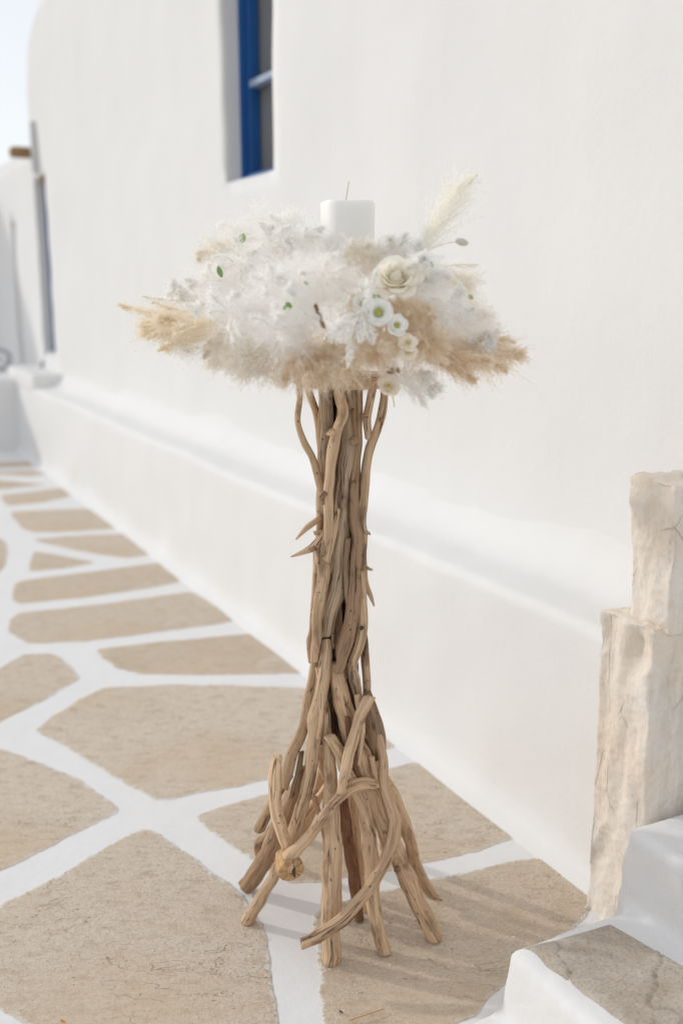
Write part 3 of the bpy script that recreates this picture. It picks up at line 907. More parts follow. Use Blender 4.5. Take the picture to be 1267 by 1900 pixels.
# middle of the bundle
stick('l', [(627, 944, 5, -.042), (621, 980, 7, -.042), (613, 1010, 8, -.044), (605, 1040, 9, -.044)])
s = stick('l', [(597, 985, 6, -.03), (595, 1020, 9, -.034), (600, 1052, 13, -.04), (597, 1092, 12, -.04), (590, 1132, 10.5, -.038), (587, 1180, 10, -.036), (583, 1228, 8, -.034)])
knot(s, 'l', [(586, 1134, 6, -.042), (581, 1138, 5, -.044)])
stick('l', [(594, 960, 5, -.01), (584, 968, 5.5, -.016), (568, 980, 5, -.022), (549, 1001, 1.5, -.028)], 'side_twig')
s = stick('l', [(602, 990, 8, -.03), (588, 1008, 9, -.034), (577, 1018, 8, -.038), (562, 1025, 5.5, -.042), (540, 1033, 1.5, -.046)], 'side_twig')
knot(s, 'd', [(582, 1017, 4.5, -.042), (579, 1021, 4, -.048)])
knot(s, 'm', [(587, 992, 4, -.036), (584, 986, 3, -.036)])
stick('m', [(586, 1005, 5, .012), (584, 1100, 6, .012), (579, 1170, 6, .01), (575, 1190, 7, .008), (578, 1230, 6, .005)])
s = stick('l', [(668, 1062, 9, -.02), (670, 1120, 10.5, -.024), (673, 1165, 10.5, -.028), (666, 1200, 10, -.032), (656, 1224, 9.5, -.036), (654, 1242, 8, -.036)])
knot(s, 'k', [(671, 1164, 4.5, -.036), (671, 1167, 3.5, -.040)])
stick('g', [(652, 1232, 9, -.028), (658, 1262, 10, -.03), (664, 1290, 9, -.03)])
stick('m', [(672, 1150, 7, .004), (677, 1210, 8, .004), (679, 1250, 8, .002), (683, 1310, 8, .002), (690, 1360, 10, .01)], rough=1.5)
stick('d', [(634, 1180, 9, -.02), (630, 1215, 10, -.018), (634, 1260, 10, -.012)], rough=1.6)
# legs, left side
stick('m', [(588, 1205, 9, -.012), (582, 1250, 10, -.014), (572, 1300, 11, -.016), (562, 1345, 11, -.02), (546, 1390, 12, -.03), (535, 1425, 11, -.04), (528, 1462, 8, -.045)], rough=1.3)
fy = foot(458, 1713)
stick('l', [(606, 1188, 9, -.03), (605, 1215, 12, -.034), (600, 1260, 13, -.038), (592, 1300, 13, -.042), (584, 1335, 15, -.045), (581, 1380, 14, -.048), (574, 1440, 13, -.05), (565, 1485, 13, -.052), (550, 1530, 14, -.05), (535, 1575, 12, -.045), (512, 1618, 11.5, -.04), (485, 1665, 12, -.02), (458, 1712, 12.5, fy)])
s = stick('l', [(513, 1406, 11, -.085), (511, 1440, 13, -.088), (511, 1485, 12.5, -.09), (519, 1530, 12.5, -.092), (532, 1570, 11.5, -.092), (545, 1600, 8, -.09)])
knot(s, 'm', [(518, 1410, 6, -.092), (521, 1403, 5, -.09)])
fy = foot(453, 1652)
stick('d', [(566, 1425, 10, -.01), (552, 1462, 14, .0), (532, 1505, 17, .015), (508, 1560, 18, .04), (480, 1612, 18, .08), (456, 1645, 16, fy - .005)], rough=1.4)
stick('m', [(535, 1440, 9, .03), (510, 1482, 9, .05), (482, 1538, 11, .085)])
stick('m', [(520, 1510, 8, .07), (497, 1548, 9, .10), (480, 1566, 9, .12), (478, 1585, 6, .125)])
stick('l', [(594, 1385, 8, .03), (600, 1425, 9, .04), (618, 1470, 8, .06), (636, 1530, 9, .09), (650, 1600, 9, foot(650, 1600))])
stick('l', [(618, 1440, 8, .05), (598, 1470, 8, .06), (570, 1505, 9, .08), (540, 1545, 9, .11), (505, 1595, 9, foot(505, 1595))])
# middle legs
fy = foot(614, 1786)
stick('l', [(600, 1300, 9, -.03), (606, 1350, 11, -.035), (610, 1400, 12, -.04), (613, 1450, 14, -.05), (615, 1510, 17, -.065), (616, 1600, 19, -.09), (615, 1700, 20, fy + .012), (614, 1782, 19, fy)], cap=(.3, .12))
fy = foot(712, 1772)
s = stick('l', [(611, 1366, 12, -.062), (622, 1382, 12, -.062), (636, 1412, 13, -.06), (652, 1450, 14, -.058), (672, 1490, 14, -.058), (685, 1540, 14.5, -.062), (690, 1600, 14.5, -.07), (692, 1660, 14, -.08), (700, 1720, 13.5, -.1), (712, 1766, 14, fy)])
fy = foot(668, 1711)
stick('r', [(636, 1480, 11, -.01), (642, 1545, 12, -.01), (654, 1605, 12, -.008), (662, 1655, 11, -.005), (667, 1708, 9, fy)], rough=1.3)
fy = foot(676, 1690)
stick('l', [(652, 1470, 11, .03), (658, 1540, 12, .03), (666, 1610, 12, .03), (676, 1686, 11, fy)])
# right side
fy = foot(808, 1746)
s = stick('m', [(621, 1232, 10, -.03), (628, 1275, 16, -.032), (642, 1325, 19, -.034), (658, 1380, 20, -.036), (682, 1440, 20, -.038), (710, 1520, 20, -.045), (742, 1600, 18, -.05), (775, 1675, 17, -.055), (807, 1741, 15, fy)], rough=1.4)
knot(s, 'd', [(738, 1612, 7, -.064), (735, 1616, 6, -.072)])
stick('d', [(678, 1290, 13, -.01), (690, 1335, 20, -.016), (698, 1370, 20, -.02), (703, 1404, 12, -.02)], rough=2.0)
stick('m', [(684, 1400, 12, .0), (706, 1440, 13, .0), (730, 1480, 12, .005), (752, 1530, 12.5, .01), (768, 1590, 12, .02), (784, 1632, 11.5, .03), (799, 1656, 11, .035), (808, 1664, 7, .035), (820, 1671, 1.5, .033)])
stick('m', [(701, 1365, 8, -.03), (711, 1405, 9.5, -.045), (712, 1450, 11, -.06), (722, 1485, 12, -.075), (733, 1525, 13, -.09), (723, 1575, 13, -.105), (696, 1630, 13, -.13), (655, 1684, 13, -.155), (605, 1727, 13, -.175), (560, 1752, 11, -.185)], rough=1.2)
# crossing sticks in front
stick('l', [(685, 1294, 12, -.058), (676, 1312, 12, -.062), (662, 1345, 11.5, -.07), (649, 1390, 11.5, -.08), (641, 1430, 10.5, -.09), (633, 1470, 9, -.096)])
s = stick('m', [(702, 1458, 10, -.06), (680, 1455, 13, -.072), (655, 1461, 13, -.08), (636, 1474, 10.5, -.086), (612, 1500, 10.5, -.094), (580, 1543, 11, -.105), (556, 1572, 12, -.112), (540, 1590, 16, -.116), (535, 1606, 18, -.118)])
ce = on_y(540, 1614, ST_Y - .126); cx = Vector((0.42, -0.84, -0.25)).normalized(); cr = 23 * px_size(ce)
tube('cut_end', [(*(ce - cx * .034 + Vector((-.004, 0, .012))), cr * .5), (*(ce - cx * .020 + Vector((-.002, 0, .004))), cr * .9), (*(ce - cx * .008), cr * 1.03), (*(ce + cx * .003), cr)], M_WOOD, s, 5, 0.004, 24, 0.12, 1.12, TONE['o'], (.2, .02))
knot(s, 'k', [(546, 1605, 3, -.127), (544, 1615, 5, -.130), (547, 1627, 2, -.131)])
# thin twigs and broken stubs woven through the bundle
for tn, pts in (('d', [(600, 905, 4, -.03), (605, 960, 5, -.045), (598, 1030, 4, -.05)]), ('d', [(646, 1000, 5, -.04), (641, 1060, 6, -.045), (645, 1120, 4, -.04)]),
                ('m', [(590, 1240, 5, -.035), (597, 1300, 6, -.05), (590, 1370, 5, -.058)]), ('l', [(662, 1290, 6, -.05), (670, 1350, 6, -.055), (665, 1420, 4, -.06)]),
                ('d', [(560, 1395, 5, -.03), (552, 1440, 6, -.04), (540, 1480, 5, -.05)]), ('m', [(690, 1405, 6, -.055), (700, 1460, 6, -.06), (716, 1520, 4, -.07)]),
                ('r', [(645, 1330, 5, -.055), (650, 1385, 6, -.06), (668, 1450, 5, -.06)]), ('l', [(583, 1480, 6, -.02), (600, 1540, 6, .0), (612, 1600, 4, .03)]),
                ('d', [(655, 760, 4, -.03), (660, 830, 5, -.028), (655, 890, 4, -.03)]), ('m', [(588, 1100, 4, -.045), (583, 1160, 5, -.05), (590, 1210, 3, -.05)])):
    stick(tn, pts, 'side_twig', rough=1.8)
# back legs (keep the stand standing from the other side)
for (tx, ty, bx, by, tn) in ((640, 1300, 560, 1560, 'm'), (660, 1320, 720, 1590, 'm')):
    fy = foot(bx, by)
    stick(tn, [(tx, ty, 12, .06), ((tx * 2 + bx) / 3, (ty * 2 + by) / 3, 13, .09), ((tx + bx * 2) / 3, (ty + by * 2) / 3, 12, .15), (bx, by - 4, 11, fy)])
# round board the arrangement sits on
bc = Vector((0.008, ST_Y, 1.098))
vs, fs = [], []
for (rr, z) in ((0.0, -0.010), (0.085, -0.010), (0.095, -0.004), (0.095, 0.006), (0.088, 0.012), (0.0, 0.012)):
    for k in range(40):
        a = 2 * math.pi * k / 40
        q = rr * (1 + 0.04 * math.sin(3 * a) + 0.02 * math.sin(7 * a))
        vs.append((bc.x + q * math.cos(a), bc.y + q * math.sin(a), bc.z + z))
for i in range(5):
    for k in range(40):
        j = (k + 1) % 40
        fs.append((i * 40 + k, i * 40 + j, (i + 1) * 40 + j, (i + 1) * 40 + k))
board = mesh_obj('top_board', vs, fs, M_WOOD, stand, True)
at = board.data.attributes.new('grain', 'FLOAT_VECTOR', 'POINT')
at.data.foreach_set('vector', [x for v in vs for x in (v[1], v[2], v[0])])
board.color = (*TONE['m'], 1)

# ------------------------------------------------------------------ flower arrangement
AC = Vector((0.01, ST_Y, 1.16))
arr = empty('flower_arrangement', (AC.x, AC.y, 1.112), 'wide fluffy arrangement of white and tan dried plumes with a cream rose', 'flower arrangement')
nrng = np.random.default_rng(11)
def norm(v):
    return v / np.maximum(np.linalg.norm(v, axis=-1, keepdims=True), 1e-9)
def ribbons(p0, p1, p2, width):
    """three-point tapering blades -> verts, quads, tris (arrays)"""
    n = len(p0)
    side = norm(np.cross(p2 - p0, nrng.normal(size=(n, 3)))) * (width[:, None] * 0.5)
    V = np.stack([p0 - side, p0 + side, p1 - side * 0.8, p1 + side * 0.8, p2], 1).reshape(-1, 3)
    b = np.arange(n)[:, None] * 5
    return V, b + np.array([[0, 1, 3, 2]]), b + np.array([[2, 3, 4]])
def np_mesh(name, V, Q, T, mat, parent, **props):
    me = bpy.data.meshes.new(name)
    me.vertices.add(len(V)); me.vertices.foreach_set('co', V.astype(np.float32).ravel())
    loops = np.concatenate([Q.ravel(), T.ravel()]).astype(np.int32)
    me.loops.add(len(loops)); me.loops.foreach_set('vertex_index', loops)
    nq, nt_ = len(Q), len(T)
    me.polygons.add(nq + nt_)
    starts = np.concatenate([np.arange(nq) * 4, nq * 4 + np.arange(nt_) * 3]).astype(np.int32)
    me.polygons.foreach_set('loop_start', starts)
    me.update(calc_edges=True)
    me.validate()
    me.materials.append(mat)
    return link(bpy.data.objects.new(name, me), parent, **props)
def plume(kind, a, b, rad, n_branch=150, n_hair=42, hair=0.013, width=0.0005, spread=(35, 75), droop=0.25, puff=True, bend=0.15, name='pampas_plume', wild=0.9, curl=0.35, stem_r=0.0009, blen=1.0):
    """a, b: (px, py, dy) of root and tip; rad: half width in px"""
    A = np.array(on_y(a[0], a[1], ST_Y + a[2])); B = np.array(on_y(b[0], b[1], ST_Y + b[2]))
    Rm = rad * px_size(Vector(B))
    L = np.linalg.norm(B - A)
    side = norm(np.cross(B - A, nrng.normal(size=3))) * L * bend * 0.5
    def curve(s):
        s = s[:, None]
        return A * (1 - s) + B * s + side * 4 * s * (1 - s) * 0.5
    def tang(s):
        e = 0.01
        return norm(curve(np.minimum(s + e, 1.0)) - curve(np.maximum(s - e, 0.0)))
    sp = curve(np.linspace(0, 1, 5))
    o = tube(name, [(*p, stem_r * (1.2 - 0.15 * i)) for i, p in enumerate(sp)], M_STEM, arr, 3, 0.02, 6)
    sb = nrng.random(n_branch) ** (0.8 if puff else 1.0)
    if puff:
        Rp = Rm * np.sin(np.pi * (0.15 + 0.75 * sb)) ** 0.6
    else:
        Rp = Rm * (np.clip(sb * 6, 0.25, 1.0)) * np.clip((1.04 - sb) * 1.35, 0.10, 1.0) ** 0.8
    al = np.radians(nrng.uniform(spread[0], spread[1], n_branch))
    Tg = tang(sb)
    rv = nrng.normal(size=(n_branch, 3))
    Nn = norm(rv - Tg * np.sum(rv * Tg, 1, keepdims=True))
    D = norm(Tg * np.cos(al)[:, None] + Nn * np.sin(al)[:, None])
    lb = Rp / np.maximum(np.sin(al), 0.3) * nrng.uniform(0.45, 1.05, n_branch) * blen
    P0 = curve(sb)
    bow = nrng.normal(size=(n_branch, 3)) * 0.16
    n_h = n_branch * n_hair
    ib = np.repeat(np.arange(n_branch), n_hair)
    k = nrng.random(n_h) ** 0.75
    def bpos(k):
        kk = k[:, None]
        dn = np.zeros((n_h, 3)); dn[:, 2] = -droop
        return P0[ib] + (D[ib] * kk + (bow[ib] + dn) * kk ** 2) * lb[ib][:, None]
    h0 = bpos(k)
    bd = norm(bpos(np.minimum(k + 0.02, 1.02)) - h0)
    hd = norm(bd + nrng.normal(size=(n_h, 3)) * wild * 0.6)
    hl = hair * nrng.uniform(0.45, 1.25, n_h) * (1.1 - 0.5 * k)
    mid = h0 + hd * (hl * 0.55)[:, None] + nrng.normal(size=(n_h, 3)) * (hl * curl * 0.35)[:, None]
    tip = h0 + norm(hd + nrng.normal(size=(n_h, 3)) * curl * 0.8) * hl[:, None]
    V1, Q1, T1 = ribbons(h0, mid, tip, np.full(n_h, width) * nrng.uniform(0.6, 1.2, n_h))
    # the branchlets themselves
    ones = np.arange(n_branch)
    ib_save, ib = ib, ones
    n_h_s = n_h
    def bp(kv):
        kk = np.full((n_branch, 1), kv)
        dn = np.zeros((n_branch, 3)); dn[:, 2] = -droop
        return P0 + (D * kk + (bow + dn) * kk ** 2) * lb[:, None]
    V2, Q2, T2 = ribbons(bp(0.0), bp(0.5), bp(1.0), np.full(n_branch, width * 1.5))
    off = len(V1)
    V = np.concatenate([V1, V2]); Q = np.concatenate([Q1, Q2 + off]); T = np.concatenate([T1, T2 + off])
    np_mesh('plume_hair', V, Q, T, FL[kind], o, kind='stuff')
    return o
PUFFS = [
    # kind, root, tip, half width
    ('W', (560, 560, -.08), (425, 580, -.19), 72), ('W', (600, 520, -.08), (490, 520, -.20), 72), ('C', (640, 540, -.10), (592, 505, -.24), 78),
    ('W', (500, 610, -.04), (385, 555, -.12), 62), ('W', (560, 640, -.12), (510, 610, -.26), 66), ('W', (620, 475, .0), (558, 440, -.05), 50),
    ('W', (540, 480, .02), (445, 490, -.06), 62), ('C', (560, 450, .08), (478, 402, .10), 50), ('C', (530, 450, .08), (425, 434, .08), 46), ('W', (560, 450, .05), (530, 410, .04), 42),
    ('W', (540, 470, .0), (500, 445, -.04), 52), ('W', (770, 500, -.14), (772, 484, -.20), 24), ('W', (740, 470, -.02), (775, 470, -.04), 34),
    ('P', (700, 480, -.02), (655, 470, -.10), 40), ('W', (760, 530, -.08), (830, 560, -.20), 52), ('W', (770, 560, -.06), (862, 590, -.13), 52),
    ('W', (770, 500, -.02), (805, 510, -.12), 42), ('P', (780, 500, .08), (870, 530, .10), 44), ('W', (430, 640, .0), (325, 628, .0), 40),
    ('P', (560, 650, -.08), (440, 660, -.11), 50), ('P', (490, 655, .0), (405, 640, -.02), 44), ('W', (700, 675, -.12), (790, 715, -.14), 32),
    ('T', (630, 650, -.10), (575, 685, -.20), 50), ('T', (640, 650, -.12), (640, 680, -.22), 48), ('T', (680, 620, -.12), (695, 650, -.24), 52),
    ('T', (730, 620, -.10), (800, 640, -.19), 54), ('T', (770, 630, -.05), (870, 665, -.10), 42), ('T', (720, 590, -.08), (770, 575, -.20), 44),
    ('T', (580, 640, -.08), (545, 672, -.18), 46), ('P', (540, 650, -.04), (490, 664, -.10), 40), ('P', (800, 560, .0), (895, 600, .02), 46),
    ('W', (470, 530, -.01), (372, 520, -.05), 48), ('P', (480, 480, .05), (388, 466, .05), 40), ('W', (450, 570, .02), (345, 545, .02), 44),
    ('W', (690, 470, -.04), (735, 465, -.06), 40), ('C', (470, 540, .0), (350, 545, .02), 44),
    ('W', (560, 590, -.15), (545, 560, -.27), 60), ('T', (690, 560, -.12), (680, 560, -.2), 40), ('W', (860, 640, -.10), (900, 620, -.08), 38),
    # the far side of the ring
    ('W', (600, 500, .10), (520, 490, .22), 60), ('C', (660, 500, .10), (660, 500, .26), 62), ('W', (720, 520, .10), (800, 520, .22), 62),
    ('T', (600, 620, .10), (520, 640, .25), 58), ('P', (660, 620, .12), (680, 640, .30), 60), ('T', (720, 620, .10), (810, 630, .24), 58),
    ('W', (560, 560, .10), (430, 570, .20), 60), ('W', (760, 570, .10), (880, 580, .16), 56), ('C', (640, 560, .14), (600, 560, .33), 60),
]
for (kd, a, b, r_) in PUFFS:
    big = r_ / 50
    airy = kd in 'WC'
    if b[2] > .15:
        r_ *= 0.8; big *= 0.5
    plume(kd, a, b, r_ * 1.12, int((150 if airy else 180) * big), 44 if airy else 58, 0.018, 0.00031 if airy else 0.00042, wild=1.2, curl=0.7)
# curly bleached foliage breaking up the surface of each puff
frng = random.Random(21)
for (kd, a, b, r_) in PUFFS:
    if b[2] > .06:
        continue
    for k in range(5 if kd in 'WC' else 2):
        th, rho = frng.uniform(0, 6.28), r_ * frng.uniform(0.35, 0.98)
        dz = 0.00098 * math.sqrt(max(0.0, r_ * r_ * 1.05 - rho * rho))
        tip = (b[0] + rho * math.cos(th), b[1] + 0.85 * rho * math.sin(th), b[2] - dz - .004)
        plume(kd, (b[0] + .25 * rho * math.cos(th), b[1] + .25 * rho * math.sin(th), b[2] - .6 * dz), tip, 15, 34, 24, 0.0075, 0.00062, (22, 55), 0.2, False, 0.6, 'curly_sprig', 1.5, 0.7)
# slender plumes
plume('G', (410, 592, -.05), (272, 603, -.06), 44, 230, 46, 0.011, 0.0005, (14, 30), 0.12, False)
plume('G', (420, 612, -.08), (300, 590, -.10), 38, 180, 46, 0.011, 0.0005, (14, 30), 0.15, False)
plume('G', (400, 570, -.02), (224, 566, -.02), 20, 90, 34, 0.009, 0.00045, (10, 22), 0.15, False, 0.35)
plume('C', (400, 556, .0), (262, 549, .0), 14, 60, 34, 0.009, 0.00045, (10, 20), 0.1, False)
plume('T', (800, 645, -.06), (962, 656, -.04), 46, 240, 50, 0.012, 0.0005, (16, 34), 0.12, False)
plume('T', (800, 620, -.04), (930, 640, -.02), 38, 170, 46, 0.012, 0.0005, (16, 34), 0.12, False)
plume('Y', (752, 505, -.06), (866, 338, .02), 46, 340, 44, 0.012, 0.0005, (9, 22), 0.06, False, 0.1)
plume('Y', (770, 480, -.04), (828, 345, .03), 18, 90, 34, 0.008, 0.00045, (10, 20), 0.06, False, 0.1)
plume('Y', (800, 440, -.01), (884, 323, .03), 12, 60, 28, 0.008, 0.00045, (8, 18), 0.05, False, 0.1)
plume('P', (840, 500, .05), (905, 600, .03), 16, 60, 26, 0.010, 0.00045, (15, 30), 0.3, False, 0.4)
plume('C', (790, 505, .08), (880, 492, .08), 15, 60, 26, 0.010, 0.00045, (15, 30), 0.2, False, 0.3)
plume('W', (400, 640, .0), (300, 640, .0), 22, 60, 26, 0.010, 0.00045, (15, 40), 0.3, False, 0.3)
plume('P', (480, 680, -.06), (530, 712, -.08), 12, 50, 26, 0.009, 0.00045, (15, 35), 0.2, False, 0.3)
plume('W', (720, 700, -.13), (790, 752, -.14), 18, 70, 22, 0.010, 0.00045, (15, 45), 0.2, False, 0.5)
for (a_, b_, r_, n_) in (((405, 580, -.04), (250, 572, -.05), 15, 60), ((405, 600, -.05), (266, 622, -.06), 20, 80), ((420, 620, -.06), (300, 648, -.07), 18, 70),
                     ((400, 585, .0), (285, 560, .02), 16, 60), ((430, 600, -.09), (330, 612, -.13), 26, 110)):
    plume('G', a_, b_, r_, n_, 36, 0.010, 0.0005, (12, 28), 0.15, False, 0.3)
for (a_, b_, r_, n_) in (((820, 640, -.08), (950, 632, -.09), 22, 90), ((810, 660, -.08), (935, 684, -.09), 24, 100), ((790, 665, -.10), (880, 705, -.12), 22, 90), ((800, 650, -.12), (905, 668, -.16), 30, 130)):
    plume('T', a_, b_, r_, n_, 38, 0.011, 0.0005, (14, 32), 0.15, False, 0.25)
for (a_, b_, r_, n_) in (((470, 650, -.05), (390, 676, -.06), 22, 80), ((500, 655, -.08), (450, 692, -.09), 24, 90), ((380, 615, .0), (310, 645, .0), 20, 70), ((540, 665, -.12), (520, 702, -.14), 18, 60)):
    plume('P', a_, b_, r_, n_, 38, 0.011, 0.0005, (16, 38), 0.25, False, 0.3)
plume('B', (604, 612, -.26), (586, 568, -.28), 6, 50, 22, 0.006, 0.0005, (10, 22), 0.0, False, 0.1, 'seed_spike')
plume('B', (745, 688, -.20), (722, 690, -.24), 8, 40, 20, 0.006, 0.0005, (15, 30), 0.0, False, 0.1, 'seed_spike')
# bleached fern hanging over the front
for (a, b, r_) in (((690, 560, -.25), (646, 672, -.29), 22), ((680, 575, -.255), (612, 632, -.29), 20), ((685, 580, -.25), (692, 634, -.27), 13),
                   ((700, 500, -.24), (676, 572, -.28), 18), ((665, 590, -.26), (630, 625, -.30), 22), ((670, 580, -.26), (668, 630, -.29), 14)):
    plume('W', (a[0], a[1], a[2] - .012), (b[0], b[1], b[2] - .018), r_ * 1.1, 64, 30, 0.0065, 0.0011, (22, 48), 0.15, False, 0.25, 'bleached_fern', 1.5, 0.2, 0.0022)

# flowers ---------------------------------------------------------
def frame_to(axis):
    return Vector(axis).normalized().to_track_quat('Z', 'Y').to_matrix()
def petal(center, rot, phi, radius, height, halfw, flare, lip, mat, parent, seed, z0=0.0):
    NS, NTT = 9, 9
    vs, fs, gr = [], [], []
    rg = random.Random(seed)
    tilt = rg.uniform(-0.1, 0.1)
    for i in range(NTT):
        t_ = i / (NTT - 1)
        wdt = halfw * (math.sin(math.pi * (0.12 + 0.62 * t_)) ** 0.8)
        for j in range(NS):
            s_ = -1 + 2 * j / (NS - 1)
            tt = t_ * (1 - 0.13 * s_ * s_)
            a = phi + s_ * wdt + tilt * tt
            r_ = radius * (tt ** 0.55) * (1 + flare * tt) + lip * max(0, tt - 0.72) ** 2 * 9 * radius
            z = z0 + height * tt ** 1.15 - lip * max(0, tt - 0.74) ** 2 * 7 * height
            r_ += 0.10 * radius * noise.noise(Vector((s_ * 1.5 + seed, t_ * 2, seed * 0.37))) * tt
            z += 0.13 * height * noise.noise(Vector((s_ * 1.7 - seed, t_ * 2.2, seed * 0.71))) * tt
            p = Vector((r_ * math.cos(a), r_ * math.sin(a), z))
            vs.append(center + rot @ p)
            gr.append((s_, t_, seed))
    for i in range(NTT - 1):
        for j in range(NS - 1):
            k = i * NS + j
            fs.append((k, k + 1, k + NS + 1, k + NS))
    o = mesh_obj('petal', vs, fs, mat, parent, True)
    at = o.data.attributes.new('grain', 'FLOAT_VECTOR', 'POINT')
    at.data.foreach_set('vector', [x for g in gr for x in g])
    return o
def blob(name, c, rx, ry, rz, mat, parent, rot=None, amp=0.1, seed=0, **props):
    bm = bmesh.new()
    bmesh.ops.create_icosphere(bm, subdivisions=3, radius=1)
    rot = rot or Matrix.Identity(3)
    for v in bm.verts:
        k = 1 + amp * noise.noise(v.co * 2.2 + Vector((seed, 0, 0)))
        v.co = c + rot @ Vector((v.co.x * rx * k, v.co.y * ry * k, v.co.z * rz * k))
    me = bpy.data.meshes.new(name)
    bm.to_mesh(me); bm.free()
    me.polygons.foreach_set('use_smooth', [True] * len(me.polygons))
    me.materials.append(mat)
    return link(bpy.data.objects.new(name, me), parent, **props)
def rose(px, py, dy, rad_px, axis):
    c = on_y(px, py, ST_Y + dy)
    rr = rad_px * px_size(c)
    rot = frame_to(axis)
    base = c - rot @ Vector((0, 0, rr * 0.75))
    root = blob('rose', base + rot @ Vector((0, 0, rr * 0.05)), rr * 0.28, rr * 0.28, rr * 0.22, M_LEAF2, arr, rot, label='large cream rose with pale green outer petals')
    k = 0
    spec = [(0.07, 1.36, 2, 2.2, 0.0, 0.0), (0.15, 1.40, 3, 1.5, 0.0, 0.04), (0.23, 1.42, 4, 1.15, 0.0, 0.08), (0.32, 1.42, 4, 1.05, 0.03, 0.12), (0.42, 1.40, 5, 0.92, 0.05, 0.16),
            (0.53, 1.36, 5, 0.88, 0.07, 0.22), (0.64, 1.28, 5, 0.86, 0.10, 0.28), (0.75, 1.14, 6, 0.76, 0.14, 0.34), (0.84, 0.92, 6, 0.72, 0.20, 0.40)]
    for li, (rf, hf_, n, hw, fl_, lip) in enumerate(spec):
        for i in range(n):
            petal(base, rot, 2 * math.pi * (i + 0.37 * li) / n + 0.2 * math.sin(k * 2.1), rr * rf, rr * hf_, hw, fl_, lip, M_ROSE, root, 100 + k)
            k += 1
    return root
def lisianthus(px, py, dy, rad_px, axis, mat, openness, seed, label):
    c = on_y(px, py, ST_Y + dy)
    rr = rad_px * px_size(c)
    rot = frame_to(axis)
    base = c - rot @ Vector((0, 0, rr * 0.55))
    root = blob('lisianthus_flower', base + rot @ Vector((0, 0, rr * 0.12)), rr * 0.30, rr * 0.30, rr * 0.14, M_LEAF2 if mat is M_LISI else M_STEM, arr, rot, label=label)
    k = 0
    for li, (rf, hf_, n, fl_) in enumerate([(0.62 * openness, 0.72, 5, 0.25), (0.76 * openness, 0.62, 5, 0.3), (0.86, 0.46, 5, 0.2)]):
        for i in range(n):
            petal(base, rot, 2 * math.pi * (i + 0.5 * li) / n + 0.15 * math.sin(seed + k * 1.7), rr * rf, rr * hf_, 0.86, fl_, 0.12, mat, root, seed * 20 + k)
            k += 1
    for i in range(7):
        a = i * 0.9 + seed
        q = base + rot @ Vector((rr * 0.10 * math.cos(a), rr * 0.10 * math.sin(a), rr * (0.30 + 0.05 * (i % 3))))
        blob('stamen', q, rr * 0.055, rr * 0.055, rr * 0.09, M_STAMEN, root, rot, 0.2, i)
    return root
rose(735, 514, -.215, 41, (-0.05, -0.80, 0.60))
lisianthus(703, 578, -.272, 25, (0.05, -0.95, 0.28), M_LISI, 1.0, 1, 'open white flower with green throat below the rose')
lisianthus(738, 602, -.268, 20, (0.25, -0.92, 0.30), M_LISI, 0.75, 2, 'half open white flower with pale green throat')
lisianthus(757, 634, -.262, 18, (0.15, -0.85, 0.5), M_LISI_DRY, 0.8, 3, 'faded cream flower among the tan plumes')
lisianthus(758, 655, -.255, 17, (0.1, -0.80, -0.5), M_LISI_DRY, 1.0, 4, 'faded cream flower facing down')
lisianthus(722, 714, -.215, 21, (0.25, -0.75, 0.55), M_LISI_DRY, 1.0, 5, 'open cream flower with yellow centre hanging at the bottom')
lisianthus(672, 560, -.235, 22, (-0.4, -0.8, 0.5), M_LISI, 0.9, 6, 'white flower half hidden beside the open one')
lisianthus(795, 505, -.12, 24, (0.4, -0.7, 0.6), M_LISI, 0.9, 7, 'white flower half hidden right of the rose')
p = on_y(726, 727, ST_Y - .21)
tube('flower_stem', [(p.x, p.y, p.z, .0008), (p.x + .003, p.y, p.z - .012, .0007), (p.x + .005, p.y - .002, p.z - .024, .0006)], M_LEAF2, arr, 5, 0.004, 6)

def leaf(px, py, dy, length_px, ang, width, mat, name='leaf'):
    c = on_y(px, py, ST_Y + dy)
    L = 0.85 * length_px * px_size(c)
    vs, fs = [], []
    for i in range(8):
        t_ = i / 7
        wd = width * L * math.sin(math.pi * (0.05 + 0.93 * t_)) ** 0.8
        for s_ in (-1, 0, 1):
            x = s_ * wd; y = (t_ - 0.5) * L
            z = -abs(s_) * -0.25 * wd - 0.15 * L * t_ * t_
            vs.append(c + Vector((x * math.cos(ang) - y * math.sin(ang), -z, x * math.sin(ang) + y * math.cos(ang))))
    for i in range(7):
        for j in range(2):
            k = i * 3 + j
            fs.append((k, k + 1, k + 4, k + 3))
    return mesh_obj(name, vs, fs, mat, arr, True)
leaf(408, 504, -.155, 26, 0.35, 0.24, M_LEAF)
leaf(450, 442, -.065, 22, -0.3, 0.36, M_LEAF2)
leaf(444, 446, -.07, 14, 0.7, 0.3, M_LEAF)
leaf(536, 566, -.335, 18, 0.9, 0.3, M_LEAF)
leaf(529, 570, -.33, 14, -0.6, 0.3, M_LEAF2)
leaf(873, 551, -.165, 13, 0.8, 0.35, M_LEAF2)
leaf(748, 612, -.262, 16, -0.7, 0.3, M_LEAF2)
leaf(698, 552, -.262, 24, 1.2, 0.3, M_LEAF2)
leaf(800, 490, -.13, 14, 0.5, 0.3, M_LEAF)
leaf(568, 525, -.325, 12, 0.9, 0.25, M_LEAF2)

